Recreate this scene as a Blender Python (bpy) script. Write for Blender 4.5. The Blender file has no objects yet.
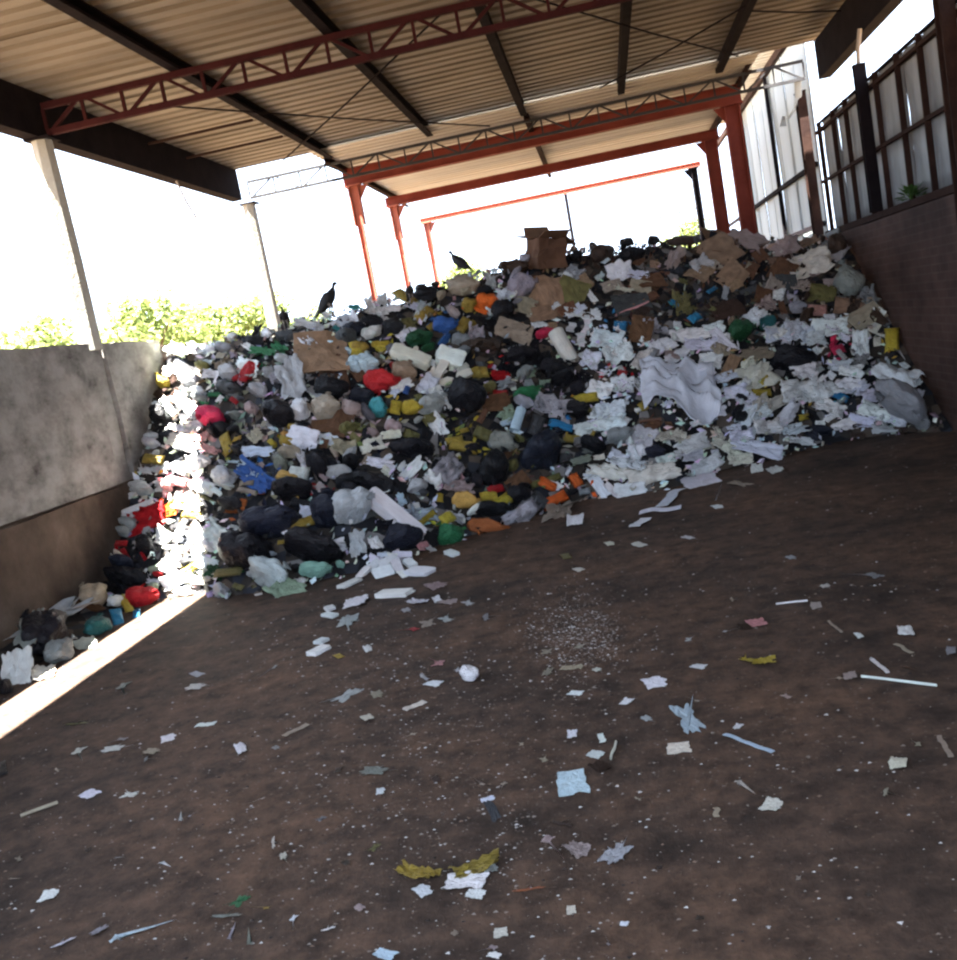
import bpy, bmesh, math, random
import numpy as np
from mathutils import Vector, Matrix, noise
random.seed(7)
rng = np.random.default_rng(11)
SC = bpy.context.scene
COL = SC.collection

# ------------------------------------------------------------------ camera, sky, sun, exposure
F_PX, CX, CY, EYE = 988.4, 478.5, 480.0, 1.6
CAM_R = ((0.97534674, 0.12649294, -0.18082663),      # image right
         (-0.15912325, -0.1646185, -0.97343749),     # image down
         (-0.15290038, 0.9782128, -0.14043215))      # view direction
cam_data = bpy.data.cameras.new('camera')
cam = bpy.data.objects.new('camera', cam_data)
COL.objects.link(cam)
SC.camera = cam
_r, _d, _f = (Vector(v) for v in CAM_R)
_m = Matrix((_r, -_d, -_f)).transposed().to_4x4()
_m.translation = (0, 0, EYE)
cam.matrix_world = _m
cam_data.sensor_fit = 'HORIZONTAL'
cam_data.sensor_width = 36.0
cam_data.lens = F_PX / 957.0 * 36.0
cam_data.clip_end = 500

world = bpy.data.worlds.new('overcast_sky')
SC.world = world
world.use_nodes = True
bg = world.node_tree.nodes['Background']
bg.inputs['Color'].default_value = (0.82, 0.97, 1.20, 1)
bg.inputs['Strength'].default_value = 3.5

sun_data = bpy.data.lights.new('sun', 'SUN')
sun_data.energy = 105.0
sun_data.angle = math.radians(0.6)
sun_data.color = (1.0, 0.95, 0.86)
sun = bpy.data.objects.new('sun', sun_data)
COL.objects.link(sun)
sun.rotation_euler = Vector((0.292, 0.20, -1.0)).to_track_quat('-Z', 'Y').to_euler()
sun.location = (-6, -3, 14)

SC.view_settings.view_transform = 'Standard'
SC.view_settings.look = 'None'
SC.view_settings.exposure = 0.17
SC.view_settings.gamma = 1.0
SC.view_settings.use_curve_mapping = False
SC.cycles.filter_width = 2.4          # the photograph is softly focused

# ------------------------------------------------------------------ materials
def new_mat(name, rough=0.8, metal=0.0, spec=0.3):
    m = bpy.data.materials.new(name)
    m.use_nodes = True
    nt = m.node_tree
    b = nt.nodes['Principled BSDF']
    b.inputs['Roughness'].default_value = rough
    b.inputs['Metallic'].default_value = metal
    b.inputs['Specular IOR Level'].default_value = spec
    return m, nt, b

def nd(nt, kind, **inp):
    n = nt.nodes.new(kind)
    for k, v in inp.items():
        n.inputs[k.replace('_', ' ')].default_value = v
    return n

def noise_bump(nt, b, scale, dist, strength=0.6, detail=4):
    n = nd(nt, 'ShaderNodeTexNoise', Scale=scale, Detail=detail)
    tc = nt.nodes.new('ShaderNodeTexCoord')
    nt.links.new(tc.outputs['Object'], n.inputs['Vector'])
    bp = nd(nt, 'ShaderNodeBump', Strength=strength, Distance=dist)
    nt.links.new(n.outputs['Fac'], bp.inputs['Height'])
    nt.links.new(bp.outputs['Normal'], b.inputs['Normal'])
    return tc

def ramp(nt, stops):
    r = nt.nodes.new('ShaderNodeValToRGB')
    e = r.color_ramp.elements
    while len(e) < len(stops):
        e.new(0.5)
    for el, (p, c) in zip(e, stops):
        el.position = p
        el.color = (*c, 1)
    return r

def noisy_mat(name, stops, scale, rough=0.85, metal=0, spec=0.25, bump=0.01, bscale=30, stretch=None, coord='Object', detail=6):
    m, nt, b = new_mat(name, rough, metal, spec)
    tc = noise_bump(nt, b, bscale, bump)
    n = nd(nt, 'ShaderNodeTexNoise', Scale=scale, Detail=detail, Roughness=0.65)
    if stretch:
        mp = nt.nodes.new('ShaderNodeMapping')
        mp.inputs['Scale'].default_value = stretch
        nt.links.new(tc.outputs[coord], mp.inputs['Vector'])
        nt.links.new(mp.outputs['Vector'], n.inputs['Vector'])
    else:
        nt.links.new(tc.outputs[coord], n.inputs['Vector'])
    r = ramp(nt, stops)
    nt.links.new(n.outputs['Fac'], r.inputs['Fac'])
    nt.links.new(r.outputs['Color'], b.inputs['Base Color'])
    return m

def tinted_mat(name, rough, spec, mottling=0.35, bump=0.02, bscale=9, translucent=0.0):
    """Colour comes from the object's own colour, broken up by a soft mottling."""
    m, nt, b = new_mat(name, rough, 0, spec)
    tc = noise_bump(nt, b, bscale, bump, 0.7, 3)
    oi = nt.nodes.new('ShaderNodeObjectInfo')
    n = nd(nt, 'ShaderNodeTexNoise', Scale=4.0, Detail=5.0)
    nt.links.new(tc.outputs['Object'], n.inputs['Vector'])
    r = ramp(nt, ((0.3, (1 - mottling,) * 3), (0.65, (1.0, 1.0, 1.0))))
    nt.links.new(n.outputs['Fac'], r.inputs['Fac'])
    mx = nt.nodes.new('ShaderNodeMix')
    mx.data_type = 'RGBA'
    mx.blend_type = 'MULTIPLY'
    mx.inputs[0].default_value = 1.0
    nt.links.new(oi.outputs['Color'], mx.inputs[6])
    nt.links.new(r.outputs['Color'], mx.inputs[7])
    nt.links.new(mx.outputs[2], b.inputs['Base Color'])
    if translucent:
        t = nt.nodes.new('ShaderNodeBsdfTranslucent')
        nt.links.new(mx.outputs[2], t.inputs['Color'])
        ms = nt.nodes.new('ShaderNodeMixShader')
        ms.inputs[0].default_value = translucent
        nt.links.new(b.outputs[0], ms.inputs[1])
        nt.links.new(t.outputs[0], ms.inputs[2])
        nt.links.new(ms.outputs[0], nt.nodes['Material Output'].inputs['Surface'])
    return m

def attr_mat(name, rough=0.8):
    m, nt, b = new_mat(name, rough)
    a = nt.nodes.new('ShaderNodeVertexColor')
    a.layer_name = 'Col'
    nt.links.new(a.outputs['Color'], b.inputs['Base Color'])
    return m

MAT = {
    'bag': tinted_mat('bag_plastic', 0.42, 0.22, 0.25, 0.03, 11),
    'film': tinted_mat('film_plastic', 0.38, 0.3, 0.3, 0.03, 8, 0.15),
    'paper': tinted_mat('paper', 0.9, 0.1, 0.18, 0.015, 10, 0.08),
    'card': tinted_mat('cardboard', 0.92, 0.1, 0.4, 0.01, 14),
    'cloth': tinted_mat('cloth', 0.95, 0.1, 0.35, 0.03, 14),
    'foam': tinted_mat('foam', 0.8, 0.2, 0.15, 0.01, 30),
    'hard': tinted_mat('hard_plastic', 0.45, 0.4, 0.25, 0.004, 20),
}
MAT['steel_dark'] = noisy_mat('dark_steel', ((0.3, (.008, .007, .009)), (0.7, (.018, .014, .016))), 4, 0.9, 0, 0.02, 0.004)
MAT['steel_maroon'] = noisy_mat('maroon_steel', ((0.3, (.026, .009, .011)), (0.7, (.045, .014, .015))), 4, 0.9, 0, 0.03, 0.004)
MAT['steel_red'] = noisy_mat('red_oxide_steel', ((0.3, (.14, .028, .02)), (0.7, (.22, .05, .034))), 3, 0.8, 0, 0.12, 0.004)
MAT['steel_red_pale'] = noisy_mat('sunlit_red_steel', ((0.3, (.32, .09, .06)), (0.7, (.45, .14, .09))), 3, 0.7, 0, 0.3, 0.004)  # red steel with the bleaching glare of the sun painted into its colour
MAT['steel_brown'] = noisy_mat('rusty_brown_steel', ((0.3, (.022, .013, .012)), (0.7, (.045, .026, .021))), 5, 0.9, 0, 0.03, 0.006)
MAT['steel_grey'] = noisy_mat('grey_steel', ((0.3, (.03, .03, .034)), (0.7, (.055, .055, .06))), 4, 0.8, 0, 0.1, 0.004)
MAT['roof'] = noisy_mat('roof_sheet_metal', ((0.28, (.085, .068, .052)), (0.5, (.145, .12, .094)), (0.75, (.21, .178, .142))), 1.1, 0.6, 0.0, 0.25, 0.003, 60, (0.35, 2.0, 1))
MAT['roof_pale'] = noisy_mat('roof_sheet_pale', ((0.3, (.36, .32, .27)), (0.7, (.50, .46, .40))), 1.1, 0.5, 0.0, 0.4, 0.003, 60, (0.35, 2.0, 1))  # paler metal than the near roof sheets
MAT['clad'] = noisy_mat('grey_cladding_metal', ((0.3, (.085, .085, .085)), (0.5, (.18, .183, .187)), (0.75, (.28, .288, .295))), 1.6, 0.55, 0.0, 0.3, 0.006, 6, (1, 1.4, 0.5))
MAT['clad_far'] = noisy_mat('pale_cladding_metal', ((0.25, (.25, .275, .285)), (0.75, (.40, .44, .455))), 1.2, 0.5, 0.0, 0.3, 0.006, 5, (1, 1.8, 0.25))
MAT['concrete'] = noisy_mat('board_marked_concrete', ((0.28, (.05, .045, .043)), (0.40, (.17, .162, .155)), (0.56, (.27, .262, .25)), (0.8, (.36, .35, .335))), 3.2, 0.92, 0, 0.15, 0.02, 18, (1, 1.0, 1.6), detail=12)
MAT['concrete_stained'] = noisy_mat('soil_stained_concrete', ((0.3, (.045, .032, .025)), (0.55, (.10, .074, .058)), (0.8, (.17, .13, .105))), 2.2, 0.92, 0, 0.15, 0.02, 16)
MAT['post_concrete'] = noisy_mat('pale_post_concrete', ((0.3, (.26, .25, .22)), (0.7, (.42, .41, .36))), 3, 0.9, 0, 0.15, 0.008)
MAT['soil'] = noisy_mat('red_soil', ((0.3, (.085, .055, .03)), (0.7, (.15, .10, .055))), 0.5, 0.95, 0, 0.1, 0.03, 5)
MAT['bark'] = noisy_mat('bark', ((0.3, (.08, .055, .035)), (0.7, (.16, .11, .075))), 6, 0.95, 0, 0.1, 0.03)
MAT['feather'] = noisy_mat('black_feathers', ((0.3, (.006, .006, .007)), (0.7, (.016, .015, .016))), 12, 0.7, 0, 0.3, 0.01)
MAT['bird_skin'] = noisy_mat('grey_bird_skin', ((0.3, (.03, .028, .028)), (0.7, (.06, .055, .055))), 12, 0.7, 0, 0.2, 0.005)
MAT['bird_leg'] = noisy_mat('pale_bird_leg', ((0.3, (.16, .15, .14)), (0.7, (.24, .22, .2))), 12, 0.8, 0, 0.2, 0.003)
MAT['scrap'] = attr_mat('small_scraps')
MAT['rust_pipe'] = noisy_mat('pale_pipe', ((0.3, (.22, .18, .15)), (0.7, (.36, .32, .28))), 6, 0.6, 0.2, 0.3, 0.003)

def leaf_mat(name, a, b_):
    m, nt, b = new_mat(name, 0.6, 0, 0.2)
    oi = nt.nodes.new('ShaderNodeNewGeometry')
    r = ramp(nt, ((0.0, a), (1.0, b_)))
    nt.links.new(oi.outputs['Random Per Island'], r.inputs['Fac'])
    nt.links.new(r.outputs['Color'], b.inputs['Base Color'])
    t = nt.nodes.new('ShaderNodeBsdfTranslucent')
    nt.links.new(r.outputs['Color'], t.inputs['Color'])
    ms = nt.nodes.new('ShaderNodeMixShader')
    ms.inputs[0].default_value = 0.35
    nt.links.new(b.outputs[0], ms.inputs[1])
    nt.links.new(t.outputs[0], ms.inputs[2])
    nt.links.new(ms.outputs[0], nt.nodes['Material Output'].inputs['Surface'])
    return m
MAT['leaf'] = leaf_mat('sunny_leaf', (.11, .15, .04), (.28, .32, .11))
MAT['leaf_weed'] = leaf_mat('weed_leaf', (.03, .08, .02), (.07, .14, .03))

def floor_mat():
    m, nt, b = new_mat('trodden_brown_dirt', 0.8, 0, 0.25)
    tc = nt.nodes.new('ShaderNodeTexCoord')
    n1 = nd(nt, 'ShaderNodeTexNoise', Scale=0.75, Detail=7.0, Roughness=0.62)
    n2 = nd(nt, 'ShaderNodeTexNoise', Scale=7.0, Detail=8.0, Roughness=0.75)
    n3 = nd(nt, 'ShaderNodeTexNoise', Scale=0.42, Detail=3.0)
    v = nd(nt, 'ShaderNodeTexVoronoi', Scale=26.0)
    mp = nt.nodes.new('ShaderNodeMapping')
    mp.inputs['Location'].default_value = (3.1, 1.7, 0)
    nt.links.new(tc.outputs['Object'], mp.inputs['Vector'])
    for n in (n1, n2, v):
        nt.links.new(tc.outputs['Object'], n.inputs['Vector'])
    nt.links.new(mp.outputs['Vector'], n3.inputs['Vector'])
    r1 = ramp(nt, ((0.33, (.024, .016, .012)), (0.46, (.060, .038, .0275)), (0.68, (.104, .060, .038))))
    nt.links.new(n1.outputs['Fac'], r1.inputs['Fac'])
    r2 = ramp(nt, ((0.34, (.35, .35, .36)), (0.5, (1, 1, 1)), (0.66, (1.75, 1.7, 1.65))))
    nt.links.new(n2.outputs['Fac'], r2.inputs['Fac'])
    mx = nt.nodes.new('ShaderNodeMix'); mx.data_type = 'RGBA'; mx.blend_type = 'MULTIPLY'; mx.inputs[0].default_value = 1
    nt.links.new(r1.outputs['Color'], mx.inputs[6]); nt.links.new(r2.outputs['Color'], mx.inputs[7])
    # pale specks of trodden-in rubbish
    r3 = ramp(nt, ((0.0, (1, 1, 1)), (0.10, (1, 1, 1)), (0.16, (0, 0, 0))))
    nt.links.new(v.outputs['Distance'], r3.inputs['Fac'])
    r4 = ramp(nt, ((0.42, (0, 0, 0)), (0.64, (.6, .6, .6))))
    nt.links.new(n3.outputs['Fac'], r4.inputs['Fac'])
    ml = nt.nodes.new('ShaderNodeMath'); ml.operation = 'MULTIPLY'
    nt.links.new(r3.outputs['Color'], ml.inputs[0]); nt.links.new(r4.outputs['Color'], ml.inputs[1])
    mx2 = nt.nodes.new('ShaderNodeMix'); mx2.data_type = 'RGBA'
    nt.links.new(ml.outputs[0], mx2.inputs[0]); nt.links.new(mx.outputs[2], mx2.inputs[6])
    mx2.inputs[7].default_value = (.20, .17, .15, 1)
    nt.links.new(mx2.outputs[2], b.inputs['Base Color'])
    bp = nd(nt, 'ShaderNodeBump', Strength=0.7, Distance=0.02)
    nt.links.new(n2.outputs['Fac'], bp.inputs['Height'])
    nt.links.new(bp.outputs['Normal'], b.inputs['Normal'])
    return m
MAT['dirt'] = floor_mat()

def wall_right_mat():
    m, nt, b = new_mat('dark_masonry', 0.9, 0, 0.15)
    tc = nt.nodes.new('ShaderNodeTexCoord')
    mp = nt.nodes.new('ShaderNodeMapping')
    mp.inputs['Rotation'].default_value = (math.radians(90), 0, math.radians(90))
    nt.links.new(tc.outputs['Object'], mp.inputs['Vector'])
    sx = nt.nodes.new('ShaderNodeSeparateXYZ'); cb = nt.nodes.new('ShaderNodeCombineXYZ')
    nt.links.new(tc.outputs['Object'], sx.inputs[0])
    nt.links.new(sx.outputs['Y'], cb.inputs['X']); nt.links.new(sx.outputs['Z'], cb.inputs['Y'])
    br = nt.nodes.new('ShaderNodeTexBrick')
    br.inputs['Scale'].default_value = 1.0
    br.inputs['Brick Width'].default_value = 0.22
    br.inputs['Row Height'].default_value = 0.075
    br.inputs['Mortar Size'].default_value = 0.008
    br.inputs['Color1'].default_value = (.066, .041, .034, 1)
    br.inputs['Color2'].default_value = (.082, .050, .042, 1)
    br.inputs['Mortar'].default_value = (.085, .058, .050, 1)
    nt.links.new(cb.outputs[0], br.inputs['Vector'])
    n = nd(nt, 'ShaderNodeTexNoise', Scale=1.3, Detail=6.0)
    nt.links.new(tc.outputs['Object'], n.inputs['Vector'])
    r = ramp(nt, ((0.3, (.5, .5, .5)), (0.7, (1.4, 1.35, 1.35))))
    nt.links.new(n.outputs['Fac'], r.inputs['Fac'])
    mx = nt.nodes.new('ShaderNodeMix'); mx.data_type = 'RGBA'; mx.blend_type = 'MULTIPLY'; mx.inputs[0].default_value = 1
    nt.links.new(br.outputs['Color'], mx.inputs[6]); nt.links.new(r.outputs['Color'], mx.inputs[7])
    nt.links.new(mx.outputs[2], b.inputs['Base Color'])
    bp = nd(nt, 'ShaderNodeBump', Strength=0.6, Distance=0.01)
    nt.links.new(br.outputs['Fac'], bp.inputs['Height'])
    nt.links.new(bp.outputs['Normal'], b.inputs['Normal'])
    return m
MAT['masonry'] = wall_right_mat()

def mound_mat():
    m, nt, b = new_mat('matted_rubbish', 0.8, 0, 0.25)
    tc = nt.nodes.new('ShaderNodeTexCoord')
    v = nd(nt, 'ShaderNodeTexVoronoi', Scale=9.0)
    nt.links.new(tc.outputs['Object'], v.inputs['Vector'])
    sp = nt.nodes.new('ShaderNodeSeparateColor')
    nt.links.new(v.outputs['Color'], sp.inputs[0])
    r = ramp(nt, ((0.0, (.012, .012, .015)), (0.4, (.04, .034, .03)), (0.65, (.10, .08, .065)), (0.8, (.03, .034, .045)), (0.92, (.22, .21, .21)), (1.0, (.06, .04, .03))))  # dark palette paints in the shade of the gaps between pieces
    r.color_ramp.interpolation = 'CONSTANT'
    nt.links.new(sp.outputs[0], r.inputs['Fac'])
    nt.links.new(r.outputs['Color'], b.inputs['Base Color'])
    return m
MAT['mound'] = mound_mat()

# ------------------------------------------------------------------ helpers
def mesh_from(name, bm, mat=None, smooth=False):
    me = bpy.data.meshes.new(name)
    bm.to_mesh(me)
    bm.free()
    if mat is not None:
        me.materials.append(mat)
    if smooth:
        me.polygons.foreach_set('use_smooth', [True] * len(me.polygons))
    return me

def link(name, me, parent=None):
    o = bpy.data.objects.new(name, me)
    COL.objects.link(o)
    if parent is not None:
        o.parent = parent
    return o

def obj(name, bm, mat, parent=None, smooth=False):
    return link(name, mesh_from(name, bm, mat, smooth), parent)

def empty(name, loc=(0, 0, 0)):
    o = bpy.data.objects.new(name, None)
    o.empty_display_size = 0.1
    o.location = loc
    COL.objects.link(o)
    return o

def tag(o, label=None, cat=None, group=None, kind=None):
    if label: o['label'] = label
    if cat: o['category'] = cat
    if group: o['group'] = group
    if kind: o['kind'] = kind
    return o

def box(bm, x0, x1, y0, y1, z0, z1):
    v = [bm.verts.new(p) for p in ((x0, y0, z0), (x1, y0, z0), (x1, y1, z0), (x0, y1, z0), (x0, y0, z1), (x1, y0, z1), (x1, y1, z1), (x0, y1, z1))]
    for f in ((3, 2, 1, 0), (4, 5, 6, 7), (0, 1, 5, 4), (1, 2, 6, 5), (2, 3, 7, 6), (3, 0, 4, 7)):
        bm.faces.new([v[i] for i in f])

def boxbm(*a):
    bm = bmesh.new()
    box(bm, *a)
    return bm

def bar(bm, a, b, w, h, up=(0, 0, 1)):
    a, b = Vector(a), Vector(b)
    d = (b - a).normalized()
    u = Vector(up)
    if abs(d.dot(u)) > 0.97:
        u = Vector((0, 1, 0))
    s = d.cross(u).normalized() * (w / 2)
    t = s.cross(d).normalized() * (h / 2)
    v = [bm.verts.new(p) for p in (a - s - t, a + s - t, a + s + t, a - s + t, b - s - t, b + s - t, b + s + t, b - s + t)]
    for f in ((3, 2, 1, 0), (4, 5, 6, 7), (0, 1, 5, 4), (1, 2, 6, 5), (2, 3, 7, 6), (3, 0, 4, 7)):
        bm.faces.new([v[i] for i in f])

def barbm(*a, **k):
    bm = bmesh.new()
    bar(bm, *a, **k)
    return bm

def tube(bm, pts, rads, n=8, caps=True, flat=None):
    rings = []
    pts = [Vector(p) for p in pts]
    for i, p in enumerate(pts):
        d = (pts[min(i + 1, len(pts) - 1)] - pts[max(i - 1, 0)]).normalized()
        u = Vector((0, 0, 1)) if abs(d.z) < 0.9 else Vector((0, 1, 0))
        s = d.cross(u).normalized()
        t = s.cross(d).normalized()
        r = rads[i] if isinstance(rads, (list, tuple)) else rads
        rs, rt = (r if isinstance(r, tuple) else (r, r))
        rings.append([bm.verts.new(p + s * math.cos(2 * math.pi * k / n) * rs + t * math.sin(2 * math.pi * k / n) * rt) for k in range(n)])
    for a, b in zip(rings, rings[1:]):
        for k in range(n):
            bm.faces.new((a[k], a[(k + 1) % n], b[(k + 1) % n], b[k]))
    if caps:
        bm.faces.new(rings[0][::-1])
        bm.faces.new(rings[-1])

def grid_slab(w, h, nx, nz, bump, seed, thick=0.01, axis='x'):
    """A slightly dented sheet in the y-z plane (facing -x), w along y, h along z."""
    bm = bmesh.new()
    g = []
    for s in (0, 1):
        g.append([[bm.verts.new((s * thick + bump * noise.noise((i * 0.7 + seed * 9.1, j * 0.5, seed)), w * i / nx, h * j / nz)) for j in range(nz + 1)] for i in range(nx + 1)])
    for i in range(nx):
        for j in range(nz):
            a, b = g[0], g[1]
            bm.faces.new((a[i][j], a[i][j + 1], a[i + 1][j + 1], a[i + 1][j]))
            bm.faces.new((b[i][j], b[i + 1][j], b[i + 1][j + 1], b[i][j + 1]))
    for i in range(nx):
        for j in (0, nz):
            bm.faces.new((g[0][i][j], g[0][i + 1][j], g[1][i + 1][j], g[1][i][j]))
    for j in range(nz):
        for i in (0, nx):
            bm.faces.new((g[0][i][j], g[1][i][j], g[1][i][j + 1], g[0][i][j + 1]))
    return bm

# ------------------------------------------------------------------ the pile's height field
XT = [-4.6, -4.35, -4.0, -3.6, -3.2, -2.8, -2.38, -1.97, -1.69, -1.32, -.84, -.5, -.14, .36, .8, 1.15, 1.6, 2.08, 2.54, 3.0]
YF = [7.35, 7.3, 7.3, 7.35, 7.05, 6.98, 7.15, 7.25, 7.7, 8.0, 8.47, 8.8, 8.7, 8.7, 9.2, 9.25, 9.65, 9.75, 9.65, 9.15]
XR = [-4.6, -3.5, -2.9, -2.3, -1.6, -.8, -.4, .1, .7, 1.2, 1.9, 2.4, 3.0]
YR = [9.6, 9.6, 9.8, 10.2, 10.7, 11.3, 11.5, 11.6, 11.8, 12.0, 12.2, 12.3, 12.5]
ZR = [1.98, 2.03, 2.10, 2.13, 2.21, 2.34, 2.38, 2.27, 2.27, 2.22, 2.07, 1.98, 1.94]

def height(x, y):
    x = np.asarray(x, float); y = np.asarray(y, float)
    yf = np.interp(x, XT, YF); yr = np.interp(x, XR, YR); zr = np.interp(x, XR, ZR)
    s = np.clip((y - yf) / (yr - yf), 0, 1)
    z = zr * np.power(s, 0.95)
    z = z + 0.06 * np.sin(x * 2.1 + 1.0) * np.sin(y * 1.7) * np.clip(s * 4, 0, 1)
    back = np.clip(y - yr, 0, 50)
    z = np.where(s >= 1, zr - 0.03 * back - 0.35 * np.clip(y - 16.5, 0, 50), z)
    strip = 0.17 * np.clip(1 - (x + 4.5) / 0.6, 0, 1) * np.clip((y - 4.4) / 0.6, 0, 1) * np.clip((9.0 - y) / 1.0, 0, 1)
    return np.maximum(np.maximum(z, strip), 0.0)

RM = np.array(CAM_R)
_T = np.arange(2.0, 26.0, 0.015)
def ray(px, py):
    return RM.T @ np.array([(px - CX) / F_PX, (py - CY) / F_PX, 1.0])
def spot(px, py, off=0.0):
    """The place on the pile or the floor that stands at this point of the photograph."""
    d = ray(px, py)
    x, y, z = d[0] * _T, d[1] * _T, EYE + d[2] * _T
    hh = height(x, y) + off
    hh = np.where(x < -4.42, 9.0, hh)
    hit = np.nonzero(z <= hh)[0]
    i = hit[0] if len(hit) else int(np.argmin(np.where((y > 9) & (y < 13.2), z - hh, 99)))
    X = min(max(x[i], -4.40), 2.84)
    return Vector((X, y[i], float(height(X, y[i]))))
def normal_at(x, y):
    e = 0.15
    n = Vector((-(float(height(x + e, y)) - float(height(x - e, y))) / (2 * e), -(float(height(x, y + e)) - float(height(x, y - e))) / (2 * e), 1))
    return n.normalized()
def project(p):
    c = RM @ (np.array(p) - np.array([0, 0, EYE]))
    return CX + F_PX * c[0] / c[2], CY + F_PX * c[1] / c[2], c[2]

# ------------------------------------------------------------------ setting: ground, floor, walls
g = obj('ground', boxbm(-120, 120, -60, 200, -0.5, -0.06), MAT['soil']); tag(g, kind='structure')
fl = obj('floor', boxbm(-4.7, 3.1, -1.5, 21.5, -0.06, 0.0), MAT['dirt']); tag(fl, kind='structure')

WL = -4.5
def rough_wall(x0, x1, y0, y1, z0, z1, seed, amp=0.02, n=24, m=6, top_amp=0.03):
    bm = bmesh.new()
    front, back = [], []
    for i in range(n + 1):
        fr, bk = [], []
        y = y0 + (y1 - y0) * i / n
        zt = z1 + top_amp * noise.noise((y * 2.3, seed, 0)) + top_amp * 0.6 * noise.noise((y * 9, seed, 3))
        for j in range(m + 1):
            z = z0 + (zt - z0) * j / m
            fr.append(bm.verts.new((x1 + amp * noise.noise((y * 1.9, z * 2.3, seed)), y, z)))
            bk.append(bm.verts.new((x0, y, z)))
        front.append(fr); back.append(bk)
    for i in range(n):
        for j in range(m):
            bm.faces.new((front[i][j], front[i + 1][j], front[i + 1][j + 1], front[i][j + 1]))
            bm.faces.new((back[i][j], back[i][j + 1], back[i + 1][j + 1], back[i + 1][j]))
        bm.faces.new((front[i][m], front[i + 1][m], back[i + 1][m], back[i][m]))
        bm.faces.new((front[i][0], back[i][0], back[i + 1][0], front[i + 1][0]))
    for i in (0, n):
        for j in range(m):
            bm.faces.new((front[i][j], front[i][j + 1], back[i][j + 1], back[i][j]))
    return bm
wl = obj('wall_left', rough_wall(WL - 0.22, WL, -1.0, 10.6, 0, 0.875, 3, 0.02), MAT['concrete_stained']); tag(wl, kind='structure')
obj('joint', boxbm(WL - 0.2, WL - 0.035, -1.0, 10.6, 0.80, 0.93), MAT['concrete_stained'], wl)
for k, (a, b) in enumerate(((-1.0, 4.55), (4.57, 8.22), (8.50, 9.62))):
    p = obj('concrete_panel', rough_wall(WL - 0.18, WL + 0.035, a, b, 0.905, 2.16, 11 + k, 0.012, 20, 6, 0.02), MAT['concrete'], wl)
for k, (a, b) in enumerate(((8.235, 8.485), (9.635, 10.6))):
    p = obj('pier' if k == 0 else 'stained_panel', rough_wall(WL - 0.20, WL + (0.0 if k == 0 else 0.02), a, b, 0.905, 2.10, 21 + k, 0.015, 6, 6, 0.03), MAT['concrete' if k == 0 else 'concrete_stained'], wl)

WR = 2.9
wr = obj('wall_right', rough_wall(WR, WR + 0.2, -1.0, 13.3, 0, 2.04, 5, 0.0, 40, 2, 0.015), MAT['masonry']); tag(wr, kind='structure')
# sill of the cladding frame, rails, frame posts and one metal sheet per bay
obj('sill', boxbm(WR - 0.03, WR + 0.12, 2.0, 13.35, 2.045, 2.11), MAT['steel_brown'], wr)
obj('top_rail', boxbm(WR + 0.0, WR + 0.05, 2.0, 13.35, 3.30, 3.335), MAT['steel_brown'], wr)
obj('top_edge', boxbm(WR + 0.03, WR + 0.06, 2.0, 13.35, 3.405, 3.43), MAT['steel_dark'], wr)
obj('middle_rail', boxbm(WR + 0.0, WR + 0.04, 2.0, 13.35, 2.70, 2.735), MAT['steel_brown'], wr)
ys = [2.0, 2.65, 3.3, 3.95, 4.6, 5.25, 5.9, 6.55, 7.2, 7.9, 8.62, 9.19, 9.84, 10.56, 11.15, 11.81, 12.42, 13.15]
for i, y in enumerate(ys):
    obj('frame_post', boxbm(WR - 0.005, WR + 0.045, y - 0.016, y + 0.016, 2.11, 3.42), MAT['steel_brown'], wr)
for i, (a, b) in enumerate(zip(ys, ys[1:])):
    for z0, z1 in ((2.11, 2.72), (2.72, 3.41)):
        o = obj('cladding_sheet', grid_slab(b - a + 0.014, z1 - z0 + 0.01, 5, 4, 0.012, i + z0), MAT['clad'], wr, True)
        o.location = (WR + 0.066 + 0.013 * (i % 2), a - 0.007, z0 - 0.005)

# tall pale cladding beyond the second truss
wf = empty('wall_far', (WR, 13.5, 0)); tag(wf, kind='structure')
def wf_part(name, bm, mat, smooth=False):
    o = obj(name, bm, mat, wf, smooth)
    return o
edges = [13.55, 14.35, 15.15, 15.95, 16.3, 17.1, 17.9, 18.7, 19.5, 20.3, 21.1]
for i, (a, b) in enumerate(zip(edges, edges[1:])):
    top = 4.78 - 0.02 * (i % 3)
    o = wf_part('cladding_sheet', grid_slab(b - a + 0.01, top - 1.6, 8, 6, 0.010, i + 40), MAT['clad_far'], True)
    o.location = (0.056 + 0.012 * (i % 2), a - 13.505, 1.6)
wf_part('eave_rail', boxbm(-0.02, 0.05, 0.4, 11.0, 4.66, 4.76), MAT['steel_brown'])
wf_part('middle_rail', boxbm(-0.01, 0.04, 0.1, 9.5, 2.95, 3.01), MAT['steel_dark'])
wf_part('lower_rail', boxbm(-0.01, 0.04, 0.1, 9.5, 2.2, 2.26), MAT['steel_dark'])
for y in (16.28, 19.0):
    wf_part('frame_post', boxbm(-0.01, 0.04, y - 13.5 - 0.025, y - 13.5 + 0.025, 0, 4.66), MAT['steel_dark'])

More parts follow.
